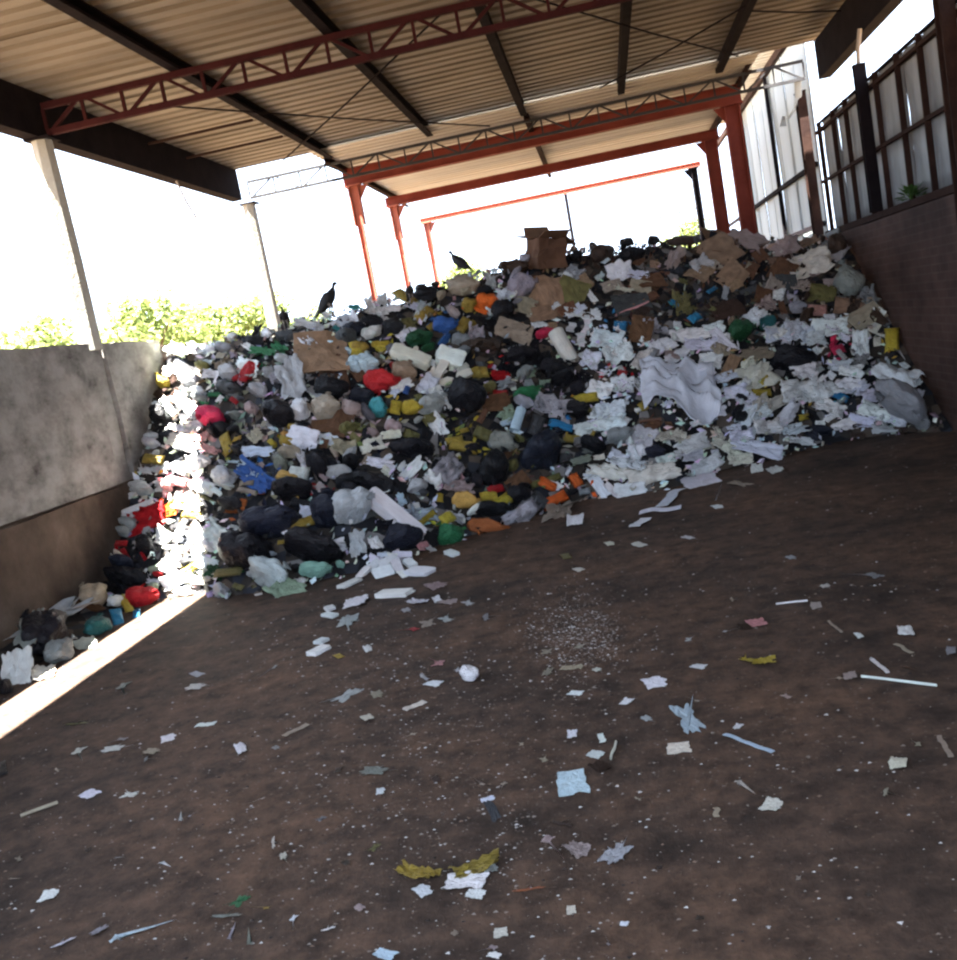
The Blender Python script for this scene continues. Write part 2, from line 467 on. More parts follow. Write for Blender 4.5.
# ------------------------------------------------------------------ roof
def roof_sheet_bm(length, width, ribs=5):
    prof = []
    pitch = width / ribs
    for k in range(ribs):
        y = k * pitch
        prof += [(y, 0), (y + pitch * 0.55, 0), (y + pitch * 0.66, 0.024), (y + pitch * 0.89, 0.024)]
    prof.append((width, 0))
    bm = bmesh.new()
    lo0 = [bm.verts.new((0, y, z)) for y, z in prof]; lo1 = [bm.verts.new((length, y, z)) for y, z in prof]
    hi0 = [bm.verts.new((0, y, z + 0.006)) for y, z in prof]; hi1 = [bm.verts.new((length, y, z + 0.006)) for y, z in prof]
    n = len(prof)
    for i in range(n - 1):
        bm.faces.new((lo0[i], lo0[i + 1], lo1[i + 1], lo1[i]))
        bm.faces.new((hi0[i], hi1[i], hi1[i + 1], hi0[i + 1]))
        bm.faces.new((lo0[i], hi0[i], hi0[i + 1], lo0[i + 1]))
        bm.faces.new((lo1[i], lo1[i + 1], hi1[i + 1], hi1[i]))
    bm.faces.new((lo0[0], lo1[0], hi1[0], hi0[0]))
    bm.faces.new((lo0[-1], hi0[-1], hi1[-1], lo1[-1]))
    return bm
ceil = empty('ceiling', (0, 0, 4.345)); tag(ceil, kind='structure')
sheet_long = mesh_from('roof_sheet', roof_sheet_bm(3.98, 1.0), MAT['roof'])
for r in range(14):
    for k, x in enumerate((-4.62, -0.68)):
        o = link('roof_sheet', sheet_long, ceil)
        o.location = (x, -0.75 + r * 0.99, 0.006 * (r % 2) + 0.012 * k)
far = empty('ceiling', (0, 12.72, 4.285)); tag(far, kind='structure')
sheet_far = mesh_from('roof_sheet', roof_sheet_bm(5.65, 0.95), MAT['roof_pale'])
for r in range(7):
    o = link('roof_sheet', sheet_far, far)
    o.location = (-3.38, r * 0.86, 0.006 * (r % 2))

shade_sheet = mesh_from('added_shade_sheet', roof_sheet_bm(0.78, 0.95), MAT['roof_pale'])  # added strip that keeps direct sun off the far cladding
for r in range(8):
    o = link('added_shade_sheet', shade_sheet, wf)
    o.location = (-0.70, -0.35 + r * 0.94, 4.80 + 0.006 * (r % 2))

def channel_bm(a, b, w, h, t=0.012):
    """C-section steel running from a to b along +y: web and two flanges."""
    bm = bmesh.new()
    ax, ay, az = a; bx, by, bz = b
    box(bm, ax - w / 2, ax - w / 2 + t, ay, by, az, az + h)
    box(bm, ax - w / 2 + t, ax + w / 2, ay, by, az, az + t)
    box(bm, ax - w / 2 + t, ax + w / 2, ay, by, az + h - t, az + h)
    return bm
PX = [-3.2, -1.85, -0.62, 0.62, 1.83]
nth = ('nearest the concrete wall', 'second from the concrete wall', 'above the middle of the hall', 'fourth from the concrete wall', 'nearest the metal cladding')
for x, w in zip(PX, nth):
    o = obj('purlin', channel_bm((x, -0.7, 4.235), (x, 13.12, 4.235), 0.085, 0.105), MAT['steel_dark'])
    tag(o, f'long dark steel purlin under the near roof, {w}', 'purlin', 'purlins of the near roof', 'thing')
for x, w in ((-3.28, 'edge purlin of the far roof on its open side'), (-0.6, 'purlin along the middle of the far roof'), (2.2, 'edge purlin of the far roof beside the pale cladding')):
    o = obj('purlin', channel_bm((x, 13.2, 4.20), (x, 18.7, 4.20), 0.07, 0.08), MAT['steel_brown'])
    tag(o, f'rusty steel {w}', 'purlin', 'purlins of the far roof', 'thing')

def eave(name, x, z0, z1, y0, y1, label, sgn):
    r = empty(name, (x, y0, z0)); tag(r, label, 'beam', kind='thing')
    obj('web', boxbm(-0.012, 0.012, 0, y1 - y0, 0, z1 - z0), MAT['steel_dark'], r)
    for z in (0, z1 - z0 - 0.02):
        obj('flange', boxbm(0.012 if sgn > 0 else -0.13, 0.13 if sgn > 0 else -0.012, 0, y1 - y0, z, z + 0.02), MAT['steel_dark'], r)
    return r
eave('eave_beam', WL - 0.0, 3.95, 4.342, -0.7, 13.1, 'deep dark steel eave beam on posts over the concrete wall', -1)
eave('eave_beam', WR + 0.03, 3.86, 4.30, -0.7, 12.85, 'deep dark steel eave beam above the sky gap over the cladding', 1)
# box ends of the eave beams at the second truss
def truss(y, x0, x1, zb, zt, mat, ch, wb, n, label):
    r = empty('roof_truss', (x0, y, zb)); tag(r, label, 'roof truss')
    L = x1 - x0; H = zt - zb
    obj('top_chord', barbm((0, 0, H), (L, 0, H), ch, ch), MAT[mat], r)
    obj('bottom_chord', barbm((0, 0, 0), (L, 0, 0), ch, ch), MAT[mat], r)
    for k in range(n + 1):
        x = L * k / n
        obj('web_post', barbm((x, 0.0, ch / 2), (x, 0.0, H - ch / 2), wb, wb), MAT[mat], r)
        if k < n:
            xa, xb = (x + wb, x + L / n - wb)
            za, zb_ = (0, H) if k % 2 == 0 else (H, 0)
            obj('web_diagonal', barbm((xa, 0, za), (xb, 0, zb_), wb * 1.1, wb), MAT[mat], r)
    return r
truss(8.35, -4.44, 2.86, 3.985, 4.205, 'steel_maroon', 0.05, 0.026, 20, 'near lattice roof truss of maroon steel spanning wall to wall')
truss(13.3, -4.44, 2.86, 3.99, 4.20, 'steel_grey', 0.034, 0.02, 20, 'slender grey lattice truss at the end of the near roof')

# bracing rods in the roof plane
for a, b, w in (((-3.75, 8.98), (-1.07, 13.1), 'running away from the concrete wall'), ((-3.63, 12.44), (-0.92, 8.4), 'rising from the slender truss end'),
             ((-0.2, 8.5), (1.94, 12.25), 'from the middle of the near truss'), ((0.35, 12.32), (1.75, 10.22), 'crossing it beside the cladding'),
             ((1.85, 10.46), (2.85, 11.22), 'short one by the cladding')):
    bm = bmesh.new(); tube(bm, [(a[0], a[1], 4.2), ((a[0] + b[0]) / 2, (a[1] + b[1]) / 2, 4.185), (b[0], b[1], 4.2)], 0.009, 6)
    tag(obj('bracing_rod', bm, MAT['steel_dark']), f'thin dark bracing rod under the roof, {w}', 'rod', 'bracing rods')
for y, w in ((10.33, 'first'), (11.3, 'second')):
    bm = bmesh.new(); bar(bm, (-4.42, y, 4.215), (-3.25, y, 4.215), 0.02, 0.025)
    tag(obj('sag_bar', bm, MAT['steel_brown']), f'{w} short brown bar from the open-side eave beam to the first purlin', 'bar', 'short bars at the eave')

# posts along the concrete wall
for y, lab, mat in ((8.36, 'pale concrete post on the concrete wall holding the near truss', 'post_concrete'), (13.42, 'grey post in the open side holding the slender truss', 'post_concrete')):
    z0 = 2.105 if y < 10 else 0.0
    r = empty('wall_post', (WL - 0.02, y, z0)); tag(r, lab, 'post', kind='thing')
    bm = bmesh.new(); tube(bm, [(0, 0, 0), (0.005, 0, 0.8), (-0.004, 0, 3.93 - z0)], [0.105, 0.10, 0.092], 8)
    obj('shaft', bm, MAT[mat], r)
    obj('bearing_plate', boxbm(-0.11, 0.12, -0.11, 0.11, 3.93 - z0, 3.948 - z0), MAT['steel_dark'], r)
# posts against the cladding
for y, w, z1, lab in ((8.2, 0.06, 3.86, 'dark brown steel post under the near truss beside the cladding'), (10.78, 0.036, 3.55, 'dark steel post midway along the framed cladding'), (13.45, 0.07, 3.86, 'dark brown steel post where framed and tall pale cladding meet')):
    zf, z1 = (2.112, z1 - 2.112) if y == 10.78 else (0, z1)
    r = empty('cladding_post', (WR - (0.09 if y != 10.78 else 0.058), y, zf)); tag(r, lab, 'post', kind='thing')
    for s in (-1, 1):
        obj('flange', boxbm(-0.055, 0.055, s * w - 0.012, s * w + 0.012, 0, z1), MAT['steel_brown' if y != 10.78 else 'steel_dark'], r)
    obj('web', boxbm(-0.012, 0.012, -w + 0.012, w - 0.012, 0, z1), MAT['steel_brown'], r)
    obj('cap_plate', boxbm(-0.06, 0.06, -w - 0.02, w + 0.02, z1, z1 + 0.012), MAT['steel_dark'], r)
bm = bmesh.new(); tube(bm, [(WR - 0.058, 10.78, 3.562), (WR - 0.05, 10.76, 3.7), (WR - 0.02, 10.72, 3.88)], 0.022, 8)
tag(obj('pipe', bm, MAT['rust_pipe']), 'thin pale pipe standing on the midway cladding post up to the eave', 'pipe')
bm = bmesh.new(); tube(bm, [(WL + 0.02, 11.0, 3.93), (WL + 0.06, 11.05, 3.7), (WL + 0.12, 11.1, 3.5)], 0.012, 6)
tag(obj('hanging_stick', bm, MAT['rust_pipe']), 'thin stick hanging down from the open-side eave beam', 'stick')

# red portal frames of the far hall
def h_section(bm, a, b, d, w, t, along):
    """I-section from a to b; along = axis of the flanges' width."""
    a, b = Vector(a), Vector(b)
    dr = (b - a).normalized(); al = Vector(along); up = dr.cross(al).normalized()
    bar(bm, a, b, t, d - 2 * t, up=up)
    for s in (-1, 1):
        bar(bm, a + up * s * (d / 2 - t / 2), b + up * s * (d / 2 - t / 2), w, t, up=up)
which = ('nearest', 'middle', 'farthest')
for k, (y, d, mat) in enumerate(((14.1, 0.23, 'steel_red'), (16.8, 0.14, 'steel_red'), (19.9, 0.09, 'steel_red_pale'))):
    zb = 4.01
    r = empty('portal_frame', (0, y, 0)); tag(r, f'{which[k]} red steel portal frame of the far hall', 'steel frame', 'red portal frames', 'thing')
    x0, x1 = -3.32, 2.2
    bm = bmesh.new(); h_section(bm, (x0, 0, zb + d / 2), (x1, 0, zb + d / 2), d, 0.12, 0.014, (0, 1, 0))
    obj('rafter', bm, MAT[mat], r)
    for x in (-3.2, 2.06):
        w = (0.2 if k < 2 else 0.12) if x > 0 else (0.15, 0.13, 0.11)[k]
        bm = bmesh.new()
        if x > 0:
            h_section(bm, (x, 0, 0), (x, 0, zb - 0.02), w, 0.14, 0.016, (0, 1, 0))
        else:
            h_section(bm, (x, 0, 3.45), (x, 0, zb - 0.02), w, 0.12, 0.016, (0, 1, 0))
            h_section(bm, (x, 0, 0), (x, 0, 3.45), 0.085, 0.07, 0.012, (0, 1, 0))  # shaft narrowed below, glare around the sunlit part put into its shape
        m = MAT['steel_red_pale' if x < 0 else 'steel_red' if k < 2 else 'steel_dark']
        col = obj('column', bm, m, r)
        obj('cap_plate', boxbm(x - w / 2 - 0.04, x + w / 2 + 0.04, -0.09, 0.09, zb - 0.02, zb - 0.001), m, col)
        bm = bmesh.new()
        s = 1 if x < 0 else -1
        xx = x + s * w / 2
        v = [bm.verts.new(p) for p in ((xx, -0.01, zb - 0.02), (xx + s * 0.14, -0.01, zb - 0.02), (xx, -0.01, zb - 0.22), (xx, 0.01, zb - 0.02), (xx + s * 0.14, 0.01, zb - 0.02), (xx, 0.01, zb - 0.22))]
        for f in ((0, 1, 2), (5, 4, 3), (0, 3, 4, 1), (1, 4, 5, 2), (2, 5, 3, 0)):
            bm.faces.new([v[i] for i in f])
        bmesh.ops.recalc_face_normals(bm, faces=bm.faces[:])
        obj('haunch', bm, m, col)
# thin post and wire at the far end
bm = bmesh.new(); tube(bm, [(-0.42, 20.6, 0), (-0.42, 20.6, 4.1)], 0.035, 8)
tag(obj('thin_pole', bm, MAT['steel_dark']), 'thin dark pole standing in the open far end of the hall', 'pole')
bm = bmesh.new(); tube(bm, [(-0.42, 20.6, 3.17), (0.8, 20.25, 3.21), (2.06, 19.9, 3.26)], 0.014, 6)
tag(obj('wire', bm, MAT['steel_dark']), 'dark wire stretched from the thin far pole to the cladding', 'wire')
# torn metal strip curling at the end of the framed cladding
bm = bmesh.new()
pts = [(2.78, 13.34, 3.98), (2.77, 13.36, 3.82), (2.70, 13.38, 3.66), (2.63, 13.42, 3.58), (2.58, 13.45, 3.62), (2.56, 13.46, 3.5)]
tube(bm, pts, [(0.045, 0.006)] * 6, 6)
tag(obj('torn_flashing', bm, MAT['clad_far']), 'torn pale metal strip curling down at the end of the eave beam', 'metal strip')

# ------------------------------------------------------------------ trees beyond the open side
def foliage_mesh(seed, n, leaf, squash=0.85):
    r = random.Random(seed)
    vs, fs = [], []
    clumps = []
    for _ in range(17):
        a, e = r.uniform(0, 6.28), r.uniform(-0.7, 1.4)
        q = r.uniform(0.45, 0.8)
        clumps.append((Vector((math.cos(a) * math.cos(e) * q, math.sin(a) * math.cos(e) * q, math.sin(e) * q * squash)), r.uniform(0.22, 0.42)))
    for _ in range(n):
        c, cr = r.choice(clumps)
        d = Vector((r.gauss(0, 1), r.gauss(0, 1), r.gauss(0, 1))).normalized()
        p = c + d * cr * r.uniform(0.6, 1.05)
        t = Vector((r.gauss(0, 1), r.gauss(0, 1), r.gauss(0, 0.6))).normalized()
        s = t.cross(d + Vector((0, 0, 0.3))).normalized()
        L, W = leaf * r.uniform(0.7, 1.3), leaf * 0.4
        k = len(vs)
        vs += [p - t * L * 0.5, p + s * W + d * leaf * 0.1, p + t * L * 0.5, p - s * W + d * leaf * 0.1]
        fs += [(k, k + 1, k + 2), (k, k + 2, k + 3)]
    me = bpy.data.meshes.new('foliage')
    me.from_pydata([tuple(v) for v in vs], [], fs)
    me.materials.append(MAT['leaf'])
    return me
FOL = [foliage_mesh(s, 2600, 0.085) for s in (1, 2, 3)]
def tree(x, y, h, rad, k, label):
    r = empty('tree', (x, y, -0.06)); tag(r, label, 'tree', 'trees outside the hall')
    bm = bmesh.new(); tube(bm, [(0, 0, 0), (0.1, 0.05, h * 0.3), (0.0, 0.1, h * 0.65), (0.12, 0, h * 0.8)], [0.16, 0.12, 0.09, 0.04], 8)
    for a in range(5):
        q = a * 1.3 + k
        tube(bm, [(0.02, 0.06, h * 0.42), (math.cos(q) * rad * 0.35, math.sin(q) * rad * 0.35, h * 0.62), (math.cos(q) * rad * 0.6, math.sin(q) * rad * 0.6, h * 0.75)], [0.06, 0.04, 0.015], 6)
    obj('trunk', bm, MAT['bark'], r)
    o = link('foliage', FOL[k % 3], r)
    o.location = (0, 0, h - rad * 0.95); o.scale = (rad, rad, rad * 0.9); o.rotation_euler = (0, 0, k * 1.7)
def tree_at(px, ptop, dist, rad, k, label):
    d = ray(px, ptop); t = dist / d[1]
    tree(d[0] * t, dist, EYE + d[2] * t + 0.1, rad, k, label)
tree_at(20, 300, 24, 2.3, 0, 'sunlit green tree over the near end of the concrete wall')
tree_at(70, 322, 30, 2.4, 1, 'low sunlit bush-like tree behind the pale concrete post')
tree_at(128, 282, 27, 2.2, 2, 'tallest sunlit tree above the middle concrete panel')
tree_at(165, 290, 31, 2.4, 3, 'sunlit tree just beyond the tallest one over the concrete wall')
tree_at(215, 288, 30, 2.0, 4, 'sunlit tree above the end of the concrete wall')
tree_at(245, 284, 36, 2.4, 5, 'pale sunlit tree beside the second open-side post')
tree_at(310, 298, 38, 2.2, 6, 'low pale tree behind the two vultures on the crest')
tree_at(462, 250, 40, 1.9, 7, 'sunlit tree behind the lone vulture beside the cardboard box')
tree_at(684, 214, 42, 1.6, 8, 'sunlit tree in the far opening beside the red columns')

# weed on the masonry wall
def weed(x, y, z):
    r = random.Random(5)
    bm = bmesh.new()
    root = empty('weed', (x, y, z)); tag(root, 'small green weed growing on top of the dark wall', 'weed')
    for k in range(46):
        a = r.uniform(0, 6.28); e = r.uniform(0.1, 1.2); L = r.uniform(0.08, 0.2)
        d = Vector((math.cos(a) * math.cos(e), math.sin(a) * math.cos(e) * 1.3, math.sin(e)))
        s = d.cross(Vector((0, 0, 1))).normalized() * 0.022
        p = d * L
        v = [bm.verts.new(q) for q in (p * 0.45, p * 0.75 + s, p * 1.05 - Vector((0, 0, 0.02)), p * 0.75 - s)]
        bm.faces.new(v)
    obj('foliage', bm, MAT['leaf_weed'], root)
    bm = bmesh.new()
    for k in range(6):
        a = k * 1.05
        tube(bm, [(0, 0, 0), (math.cos(a) * 0.05, math.sin(a) * 0.07, 0.07), (math.cos(a) * 0.1, math.sin(a) * 0.13, 0.12)], [0.005, 0.004, 0.002], 5)
    obj('stem', bm, MAT['leaf_weed'], root)
weed(WR - 0.04, 9.68, 2.11)
# ------------------------------------------------------------------ the rubbish heap: body
def mound_body():
    xs = np.linspace(-4.43, 2.885, 106); ys = np.linspace(4.5, 21.0, 190)
    bm = bmesh.new(); vv = []
    for y in ys:
        row = []
        for x in xs:
            h = float(height(x, y))
            n = noise.noise((x * 3.1, y * 3.1, 1.0)) * 0.05 + noise.noise((x * 8, y * 8, 4.0)) * 0.035
            edge = min(1.0, h / 0.25)
            row.append(bm.verts.new((x, y, h - 0.05 + n * edge if h > 0.001 else -0.05)))
        vv.append(row)
    for j in range(len(ys) - 1):
        for i in range(len(xs) - 1):
            q = (vv[j][i], vv[j][i + 1], vv[j + 1][i + 1], vv[j + 1][i])
            if max(v.co.z for v in q) > -0.045:
                bm.faces.new(q)
    for v in [v for v in bm.verts if not v.link_faces]:
        bm.verts.remove(v)
    o = obj('garbage_mound', bm, MAT['mound'], None, False)
    tag(o, 'matted body of the great rubbish heap filling the end of the hall', 'garbage heap', None, 'stuff')
mound_body()

# ------------------------------------------------------------------ prototypes (unit size, shared by the copies)
def unit(me):
    n = len(me.vertices)
    co = np.empty(n * 3); me.vertices.foreach_get('co', co); co = co.reshape(-1, 3)
    lo, hi = co.min(0), co.max(0)
    co = (co - (lo + hi) / 2) / np.maximum(hi - lo, 1e-6)
    me.vertices.foreach_set('co', co.ravel()); me.update()
    return me

def bag_proto(seed, crease=0.30, sub=4):
    bm = bmesh.new()
    bmesh.ops.create_icosphere(bm, subdivisions=sub, radius=1)
    off = Vector((seed * 3.7, seed * 1.3, seed * 7.1))
    a = 0.6 + seed
    neck = Vector((math.cos(a) * 0.75, math.sin(a) * 0.75, 0.5)).normalized()
    for v in bm.verts:
        p = v.co.copy()
        r = 1 + 0.38 * noise.noise(p * 1.1 + off)
        c1 = 1 - abs(noise.noise(p * 2.2 + off * 2)) * 2.2
        c2 = 1 - abs(noise.noise(p * 4.6 + off * 3)) * 2.2
        r += crease * (0.32 * max(c1, 0) ** 2 + 0.20 * max(c2, 0) ** 2 - 0.2)
        dn = p.dot(neck)
        if dn > 0.72:                                   # gathered towards the knot
            k = (dn - 0.72) / 0.28
            pl = math.sin(math.atan2(p.cross(neck).z, p.cross(neck).x) * 9) * 0.05 * k
            r += 0.30 * k * k + pl
        v.co = p * r
        if v.co.z < -0.55: v.co.z = -0.55 + (v.co.z + 0.55) * 0.3
    me = unit(mesh_from('bag', bm, MAT['bag'], True))
    tip = max((v.co for v in me.vertices), key=lambda c: c.normalized().dot(neck) * 2 + c.dot(neck))
    return me, tip.copy(), neck
BAGS = [bag_proto(s) for s in range(1, 9)]
def knot_proto(seed):
    r = random.Random(seed)
    bm = bmesh.new()
    rings = []
    n = 14
    for z, q in ((-0.25, 0.16), (0.0, 0.11), (0.12, 0.15), (0.35, 0.34), (0.62, 0.52), (0.60, 0.46)):
        rings.append([bm.verts.new((math.cos(2 * math.pi * k / n) * q * (1 + (0.35 if k % 2 else -0.2) * (z > 0.1)), math.sin(2 * math.pi * k / n) * q * (1 + (0.35 if k % 2 else -0.2) * (z > 0.1)), z + r.uniform(-0.08, 0.08) * (z > 0.3))) for k in range(n)])
    for a, b in zip(rings, rings[1:]):
        for k in range(n):
            bm.faces.new((a[k], a[(k + 1) % n], b[(k + 1) % n], b[k]))
    bm.faces.new(rings[0][::-1])
    return mesh_from('knot', bm, MAT['bag'], True)
KNOTS = [knot_proto(s) for s in range(3)]

def sheet_proto(seed, amp, mat, nx=12, ny=10, folds=6, thick=0.02, ragged=0.08, smooth=True, fine=0.35):
    r = random.Random(seed * 17 + 3)
    fl = []
    for _ in range(folds):
        a = r.uniform(0, math.pi)
        fl.append((math.cos(a), math.sin(a), r.uniform(-0.35, 0.35), r.choice((-1, 1)) * r.uniform(0.5, 1.0)))
    bm = bmesh.new(); g = []
    for i in range(nx + 1):
        row = []
        for j in range(ny + 1):
            u, v = i / nx - 0.5, j / ny - 0.5
            e = 1 - ragged * 2 * (0.5 + noise.noise((math.atan2(v, u) * 1.6, seed * 2.3, 0))) * 1.2
            x, y = u * e + ragged * 0.5 * noise.noise((u * 6, v * 6, seed)), v * e + ragged * 0.5 * noise.noise((u * 6, v * 6, seed + 9))
            z = sum(k * abs(u * c + v * s - o) for c, s, o, k in fl) * amp / max(1, folds) * 1.8
            z += amp * fine * (abs(noise.noise((u * 4.5, v * 4.5, seed * 1.9))) * 2 - 0.5) + amp * fine * 0.5 * noise.noise((u * 11, v * 11, seed * 0.7))
            row.append(bm.verts.new((x, y, z)))
        g.append(row)
    for i in range(nx):
        for j in range(ny):
            bm.faces.new((g[i][j], g[i + 1][j], g[i + 1][j + 1], g[i][j + 1]))
    bm.normal_update()
    bmesh.ops.solidify(bm, geom=bm.faces[:], thickness=thick)
    return unit(mesh_from('sheet', bm, MAT[mat], smooth))
PAPERS = [sheet_proto(s, 0.75, 'paper', folds=6, ragged=0.10, fine=0.22) for s in range(9)]
FILMS = [sheet_proto(s + 20, 0.8, 'film', folds=5, ragged=0.16, smooth=True, fine=0.6) for s in range(7)]
CLOTHS = [sheet_proto(s + 40, 0.6, 'cloth', folds=4, ragged=0.10, smooth=True, fine=0.5, thick=0.03) for s in range(5)]
CARDS = [sheet_proto(s + 60, 0.55, 'card', 8, 8, 3, 0.03, 0.05, False, 0.06) for s in range(6)]
FLATP = [sheet_proto(s + 80, 0.22, 'paper', 8, 7, 3, 0.03, 0.12, False, 0.25) for s in range(5)]
FLATF = [sheet_proto(s + 100, 0.28, 'film', 16, 12, 5, 0.03, 0.21, True, 0.6) for s in range(6)]

def block_proto(seed):
    bm = bmesh.new()
    bmesh.ops.create_cube(bm, size=1)
    bmesh.ops.bevel(bm, geom=bm.edges[:], offset=0.06, segments=1, affect='EDGES')
    bmesh.ops.subdivide_edges(bm, edges=[e for e in bm.edges if e.calc_length() > 0.5], cuts=3, use_grid_fill=True)
    for v in bm.verts:
        v.co += Vector((noise.noise(v.co * 2 + Vector((seed, 0, 0))), noise.noise(v.co * 2 + Vector((0, seed, 5))), noise.noise(v.co * 1.5 + Vector((3, 0, seed))))) * 0.09
    return unit(mesh_from('block', bm, MAT['foam']))
FOAMS = [block_proto(s) for s in range(4)]
def packet_proto(seed):
    """A pillow packet: swollen middle, flat crimped ends."""
    bm = bmesh.new(); nx, ny = 12, 8; top, bot = [], []
    for i in range(nx + 1):
        a, b = [], []
        for j in range(ny + 1):
            u, v = i / nx * 2 - 1, j / ny * 2 - 1
            q = max(0, (1 - abs(u) ** 4) * (1 - abs(v) ** 3))
            w = 0.35 * math.sqrt(q) * (1 + 0.5 * noise.noise((u * 2, v * 2, seed)))
            cr = 0.05 * noise.noise((u * 5, v * 5, seed * 3))
            y = v * (0.72 + 0.12 * abs(u) ** 3)
            a.append(bm.verts.new((u, y, w + cr))); b.append(a[-1] if i in (0, nx) or j in (0, ny) else bm.verts.new((u, y, -w * 0.6 + cr)))
        top.append(a); bot.append(b)
    for i in range(nx):
        for j in range(ny):
            bm.faces.new((top[i][j], top[i + 1][j], top[i + 1][j + 1], top[i][j + 1]))
            q = (bot[i][j], bot[i][j + 1], bot[i + 1][j + 1], bot[i + 1][j])
            if set(q) != {top[i][j], top[i + 1][j], top[i + 1][j + 1], top[i][j + 1]}:
                try: bm.faces.new(q)
                except ValueError: pass
    return unit(mesh_from('packet', bm, MAT['film'], True))
PACKS = [packet_proto(s) for s in range(4)]
def roll_proto(seed):
    bm = bmesh.new(); n = 16
    for q0, q1 in ((1.0, 0.45),):
        rings = []
        for x, q in ((-1, 0.45), (-1, 1.0), (1, 1.0), (1, 0.45)):
            rings.append([bm.verts.new((x, math.cos(2 * math.pi * k / n) * q * (1 + 0.05 * math.sin(3 * k + seed)), math.sin(2 * math.pi * k / n) * q)) for k in range(n)])
        for a, b in zip(rings, rings[1:] + rings[:1]):
            for k in range(n):
                bm.faces.new((a[k], a[(k + 1) % n], b[(k + 1) % n], b[k]))
    bmesh.ops.recalc_face_normals(bm, faces=bm.faces[:])
    return unit(mesh_from('roll', bm, MAT['paper'], False))
ROLLS = [roll_proto(s) for s in range(2)]
def strip_proto(seed, mat):
    bm = bmesh.new(); n = 14; pr = []
    for i in range(n + 1):
        u = i / n - 0.5
        y = 0.6 * noise.noise((u * 2.2, seed, 1)); z = 0.25 * noise.noise((u * 4, seed, 7))
        w = 0.42 * (1 - 0.3 * abs(noise.noise((u * 5, seed, 9))))
        pr.append([bm.verts.new((u, y + a * w, z + b)) for a, b in ((-1, 0), (1, 0.05 * a if False else 0), (1, 0.12), (-1, 0.12))])
    for a, b in zip(pr, pr[1:]):
        for k in range(4):
            bm.faces.new((a[k], a[(k + 1) % 4], b[(k + 1) % 4], b[k]))
    bm.faces.new(pr[0][::-1]); bm.faces.new(pr[-1])
    bmesh.ops.recalc_face_normals(bm, faces=bm.faces[:])
    return unit(mesh_from('strip', bm, MAT[mat], False))
STRIPS = [strip_proto(s, 'paper') for s in range(5)]
def rod_proto():
    bm = bmesh.new(); tube(bm, [(-0.5, 0, 0), (-0.1, 0.06, 0.02), (0.2, -0.03, 0), (0.5, 0.02, 0)], 0.08, 6)
    return unit(mesh_from('rod', bm, MAT['hard'], True))
RODS = [rod_proto()]

KIND = {  # code: (name, category, prototypes, noun)
    'p': ('paper_sheet', 'paper', PAPERS, 'crumpled paper'),
    'f': ('plastic_film', 'plastic film', FILMS, 'plastic film'),
    'c': ('cardboard_piece', 'cardboard', CARDS, 'cardboard piece'),
    'r': ('rag', 'cloth', CLOTHS, 'rag'),
    's': ('foam_piece', 'foam', FOAMS, 'foam piece'),
    'k': ('packet', 'packet', PACKS, 'packet'),
    'o': ('paper_roll', 'paper roll', ROLLS, 'paper roll'),
    't': ('paper_strip', 'paper', STRIPS, 'paper strip'),
    'i': ('stick', 'stick', RODS, 'stick'),
    'F': ('film_scrap', 'plastic film', FLATF, 'film scrap'),
    'P': ('paper_scrap', 'paper', FLATP, 'paper scrap'),
}
CLR = {
    'K': ((.012, .012, .016), 'black'), 'N': ((.018, .021, .036), 'blue-black'), 'G': ((.075, .078, .085), 'dark grey'),
    'g': ((.26, .275, .29), 'grey'), 'l': ((.46, .485, .51), 'light grey'), 'w': ((.80, .82, .84), 'white'),
    'W': ((.76, .80, .90), 'bluish white'), 'C': ((.72, .70, .61), 'cream'), 'B': ((.36, .31, .24), 'beige'),
    'v': ((.36, .35, .40), 'lilac grey'), 'h': ((.42, .34, .33), 'pinkish grey'), 'y': ((.52, .40, .05), 'yellow'),
    'o': ((.36, .26, .05), 'ochre'), 'Y': ((.58, .36, .10), 'orange-yellow'), 'O': ((.75, .14, .025), 'orange'),
    'R': ((.42, .016, .022), 'red'), 'M': ((.58, .03, .09), 'crimson'), 'k': ((.60, .30, .29), 'pink'),
    'b': ((.04, .12, .36), 'blue'), 'u': ((.03, .24, .46), 'bright blue'), 'T': ((.06, .30, .33), 'turquoise'),
    't': ((.26, .46, .40), 'pale mint'), 'd': ((.02, .11, .12), 'dark teal'), 'e': ((.03, .17, .07), 'green'),
    'E': ((.015, .07, .03), 'dark green'), 'a': ((.32, .42, .31), 'pale green'), 'L': ((.17, .16, .06), 'olive'),
    'n': ((.14, .075, .045), 'brown'), 'c': ((.30, .20, .135), 'tan'), 'D': ((.055, .036, .028), 'dark brown'),
    'U': ((.22, .24, .215), 'grey-green'), 'q': ((.50, .63, .72), 'pale blue'), 'Q': ((.30, .09, .03), 'rust'),
}
used_labels = {}
def claim(label, o):
    used_labels.setdefault(label, []).append(o)

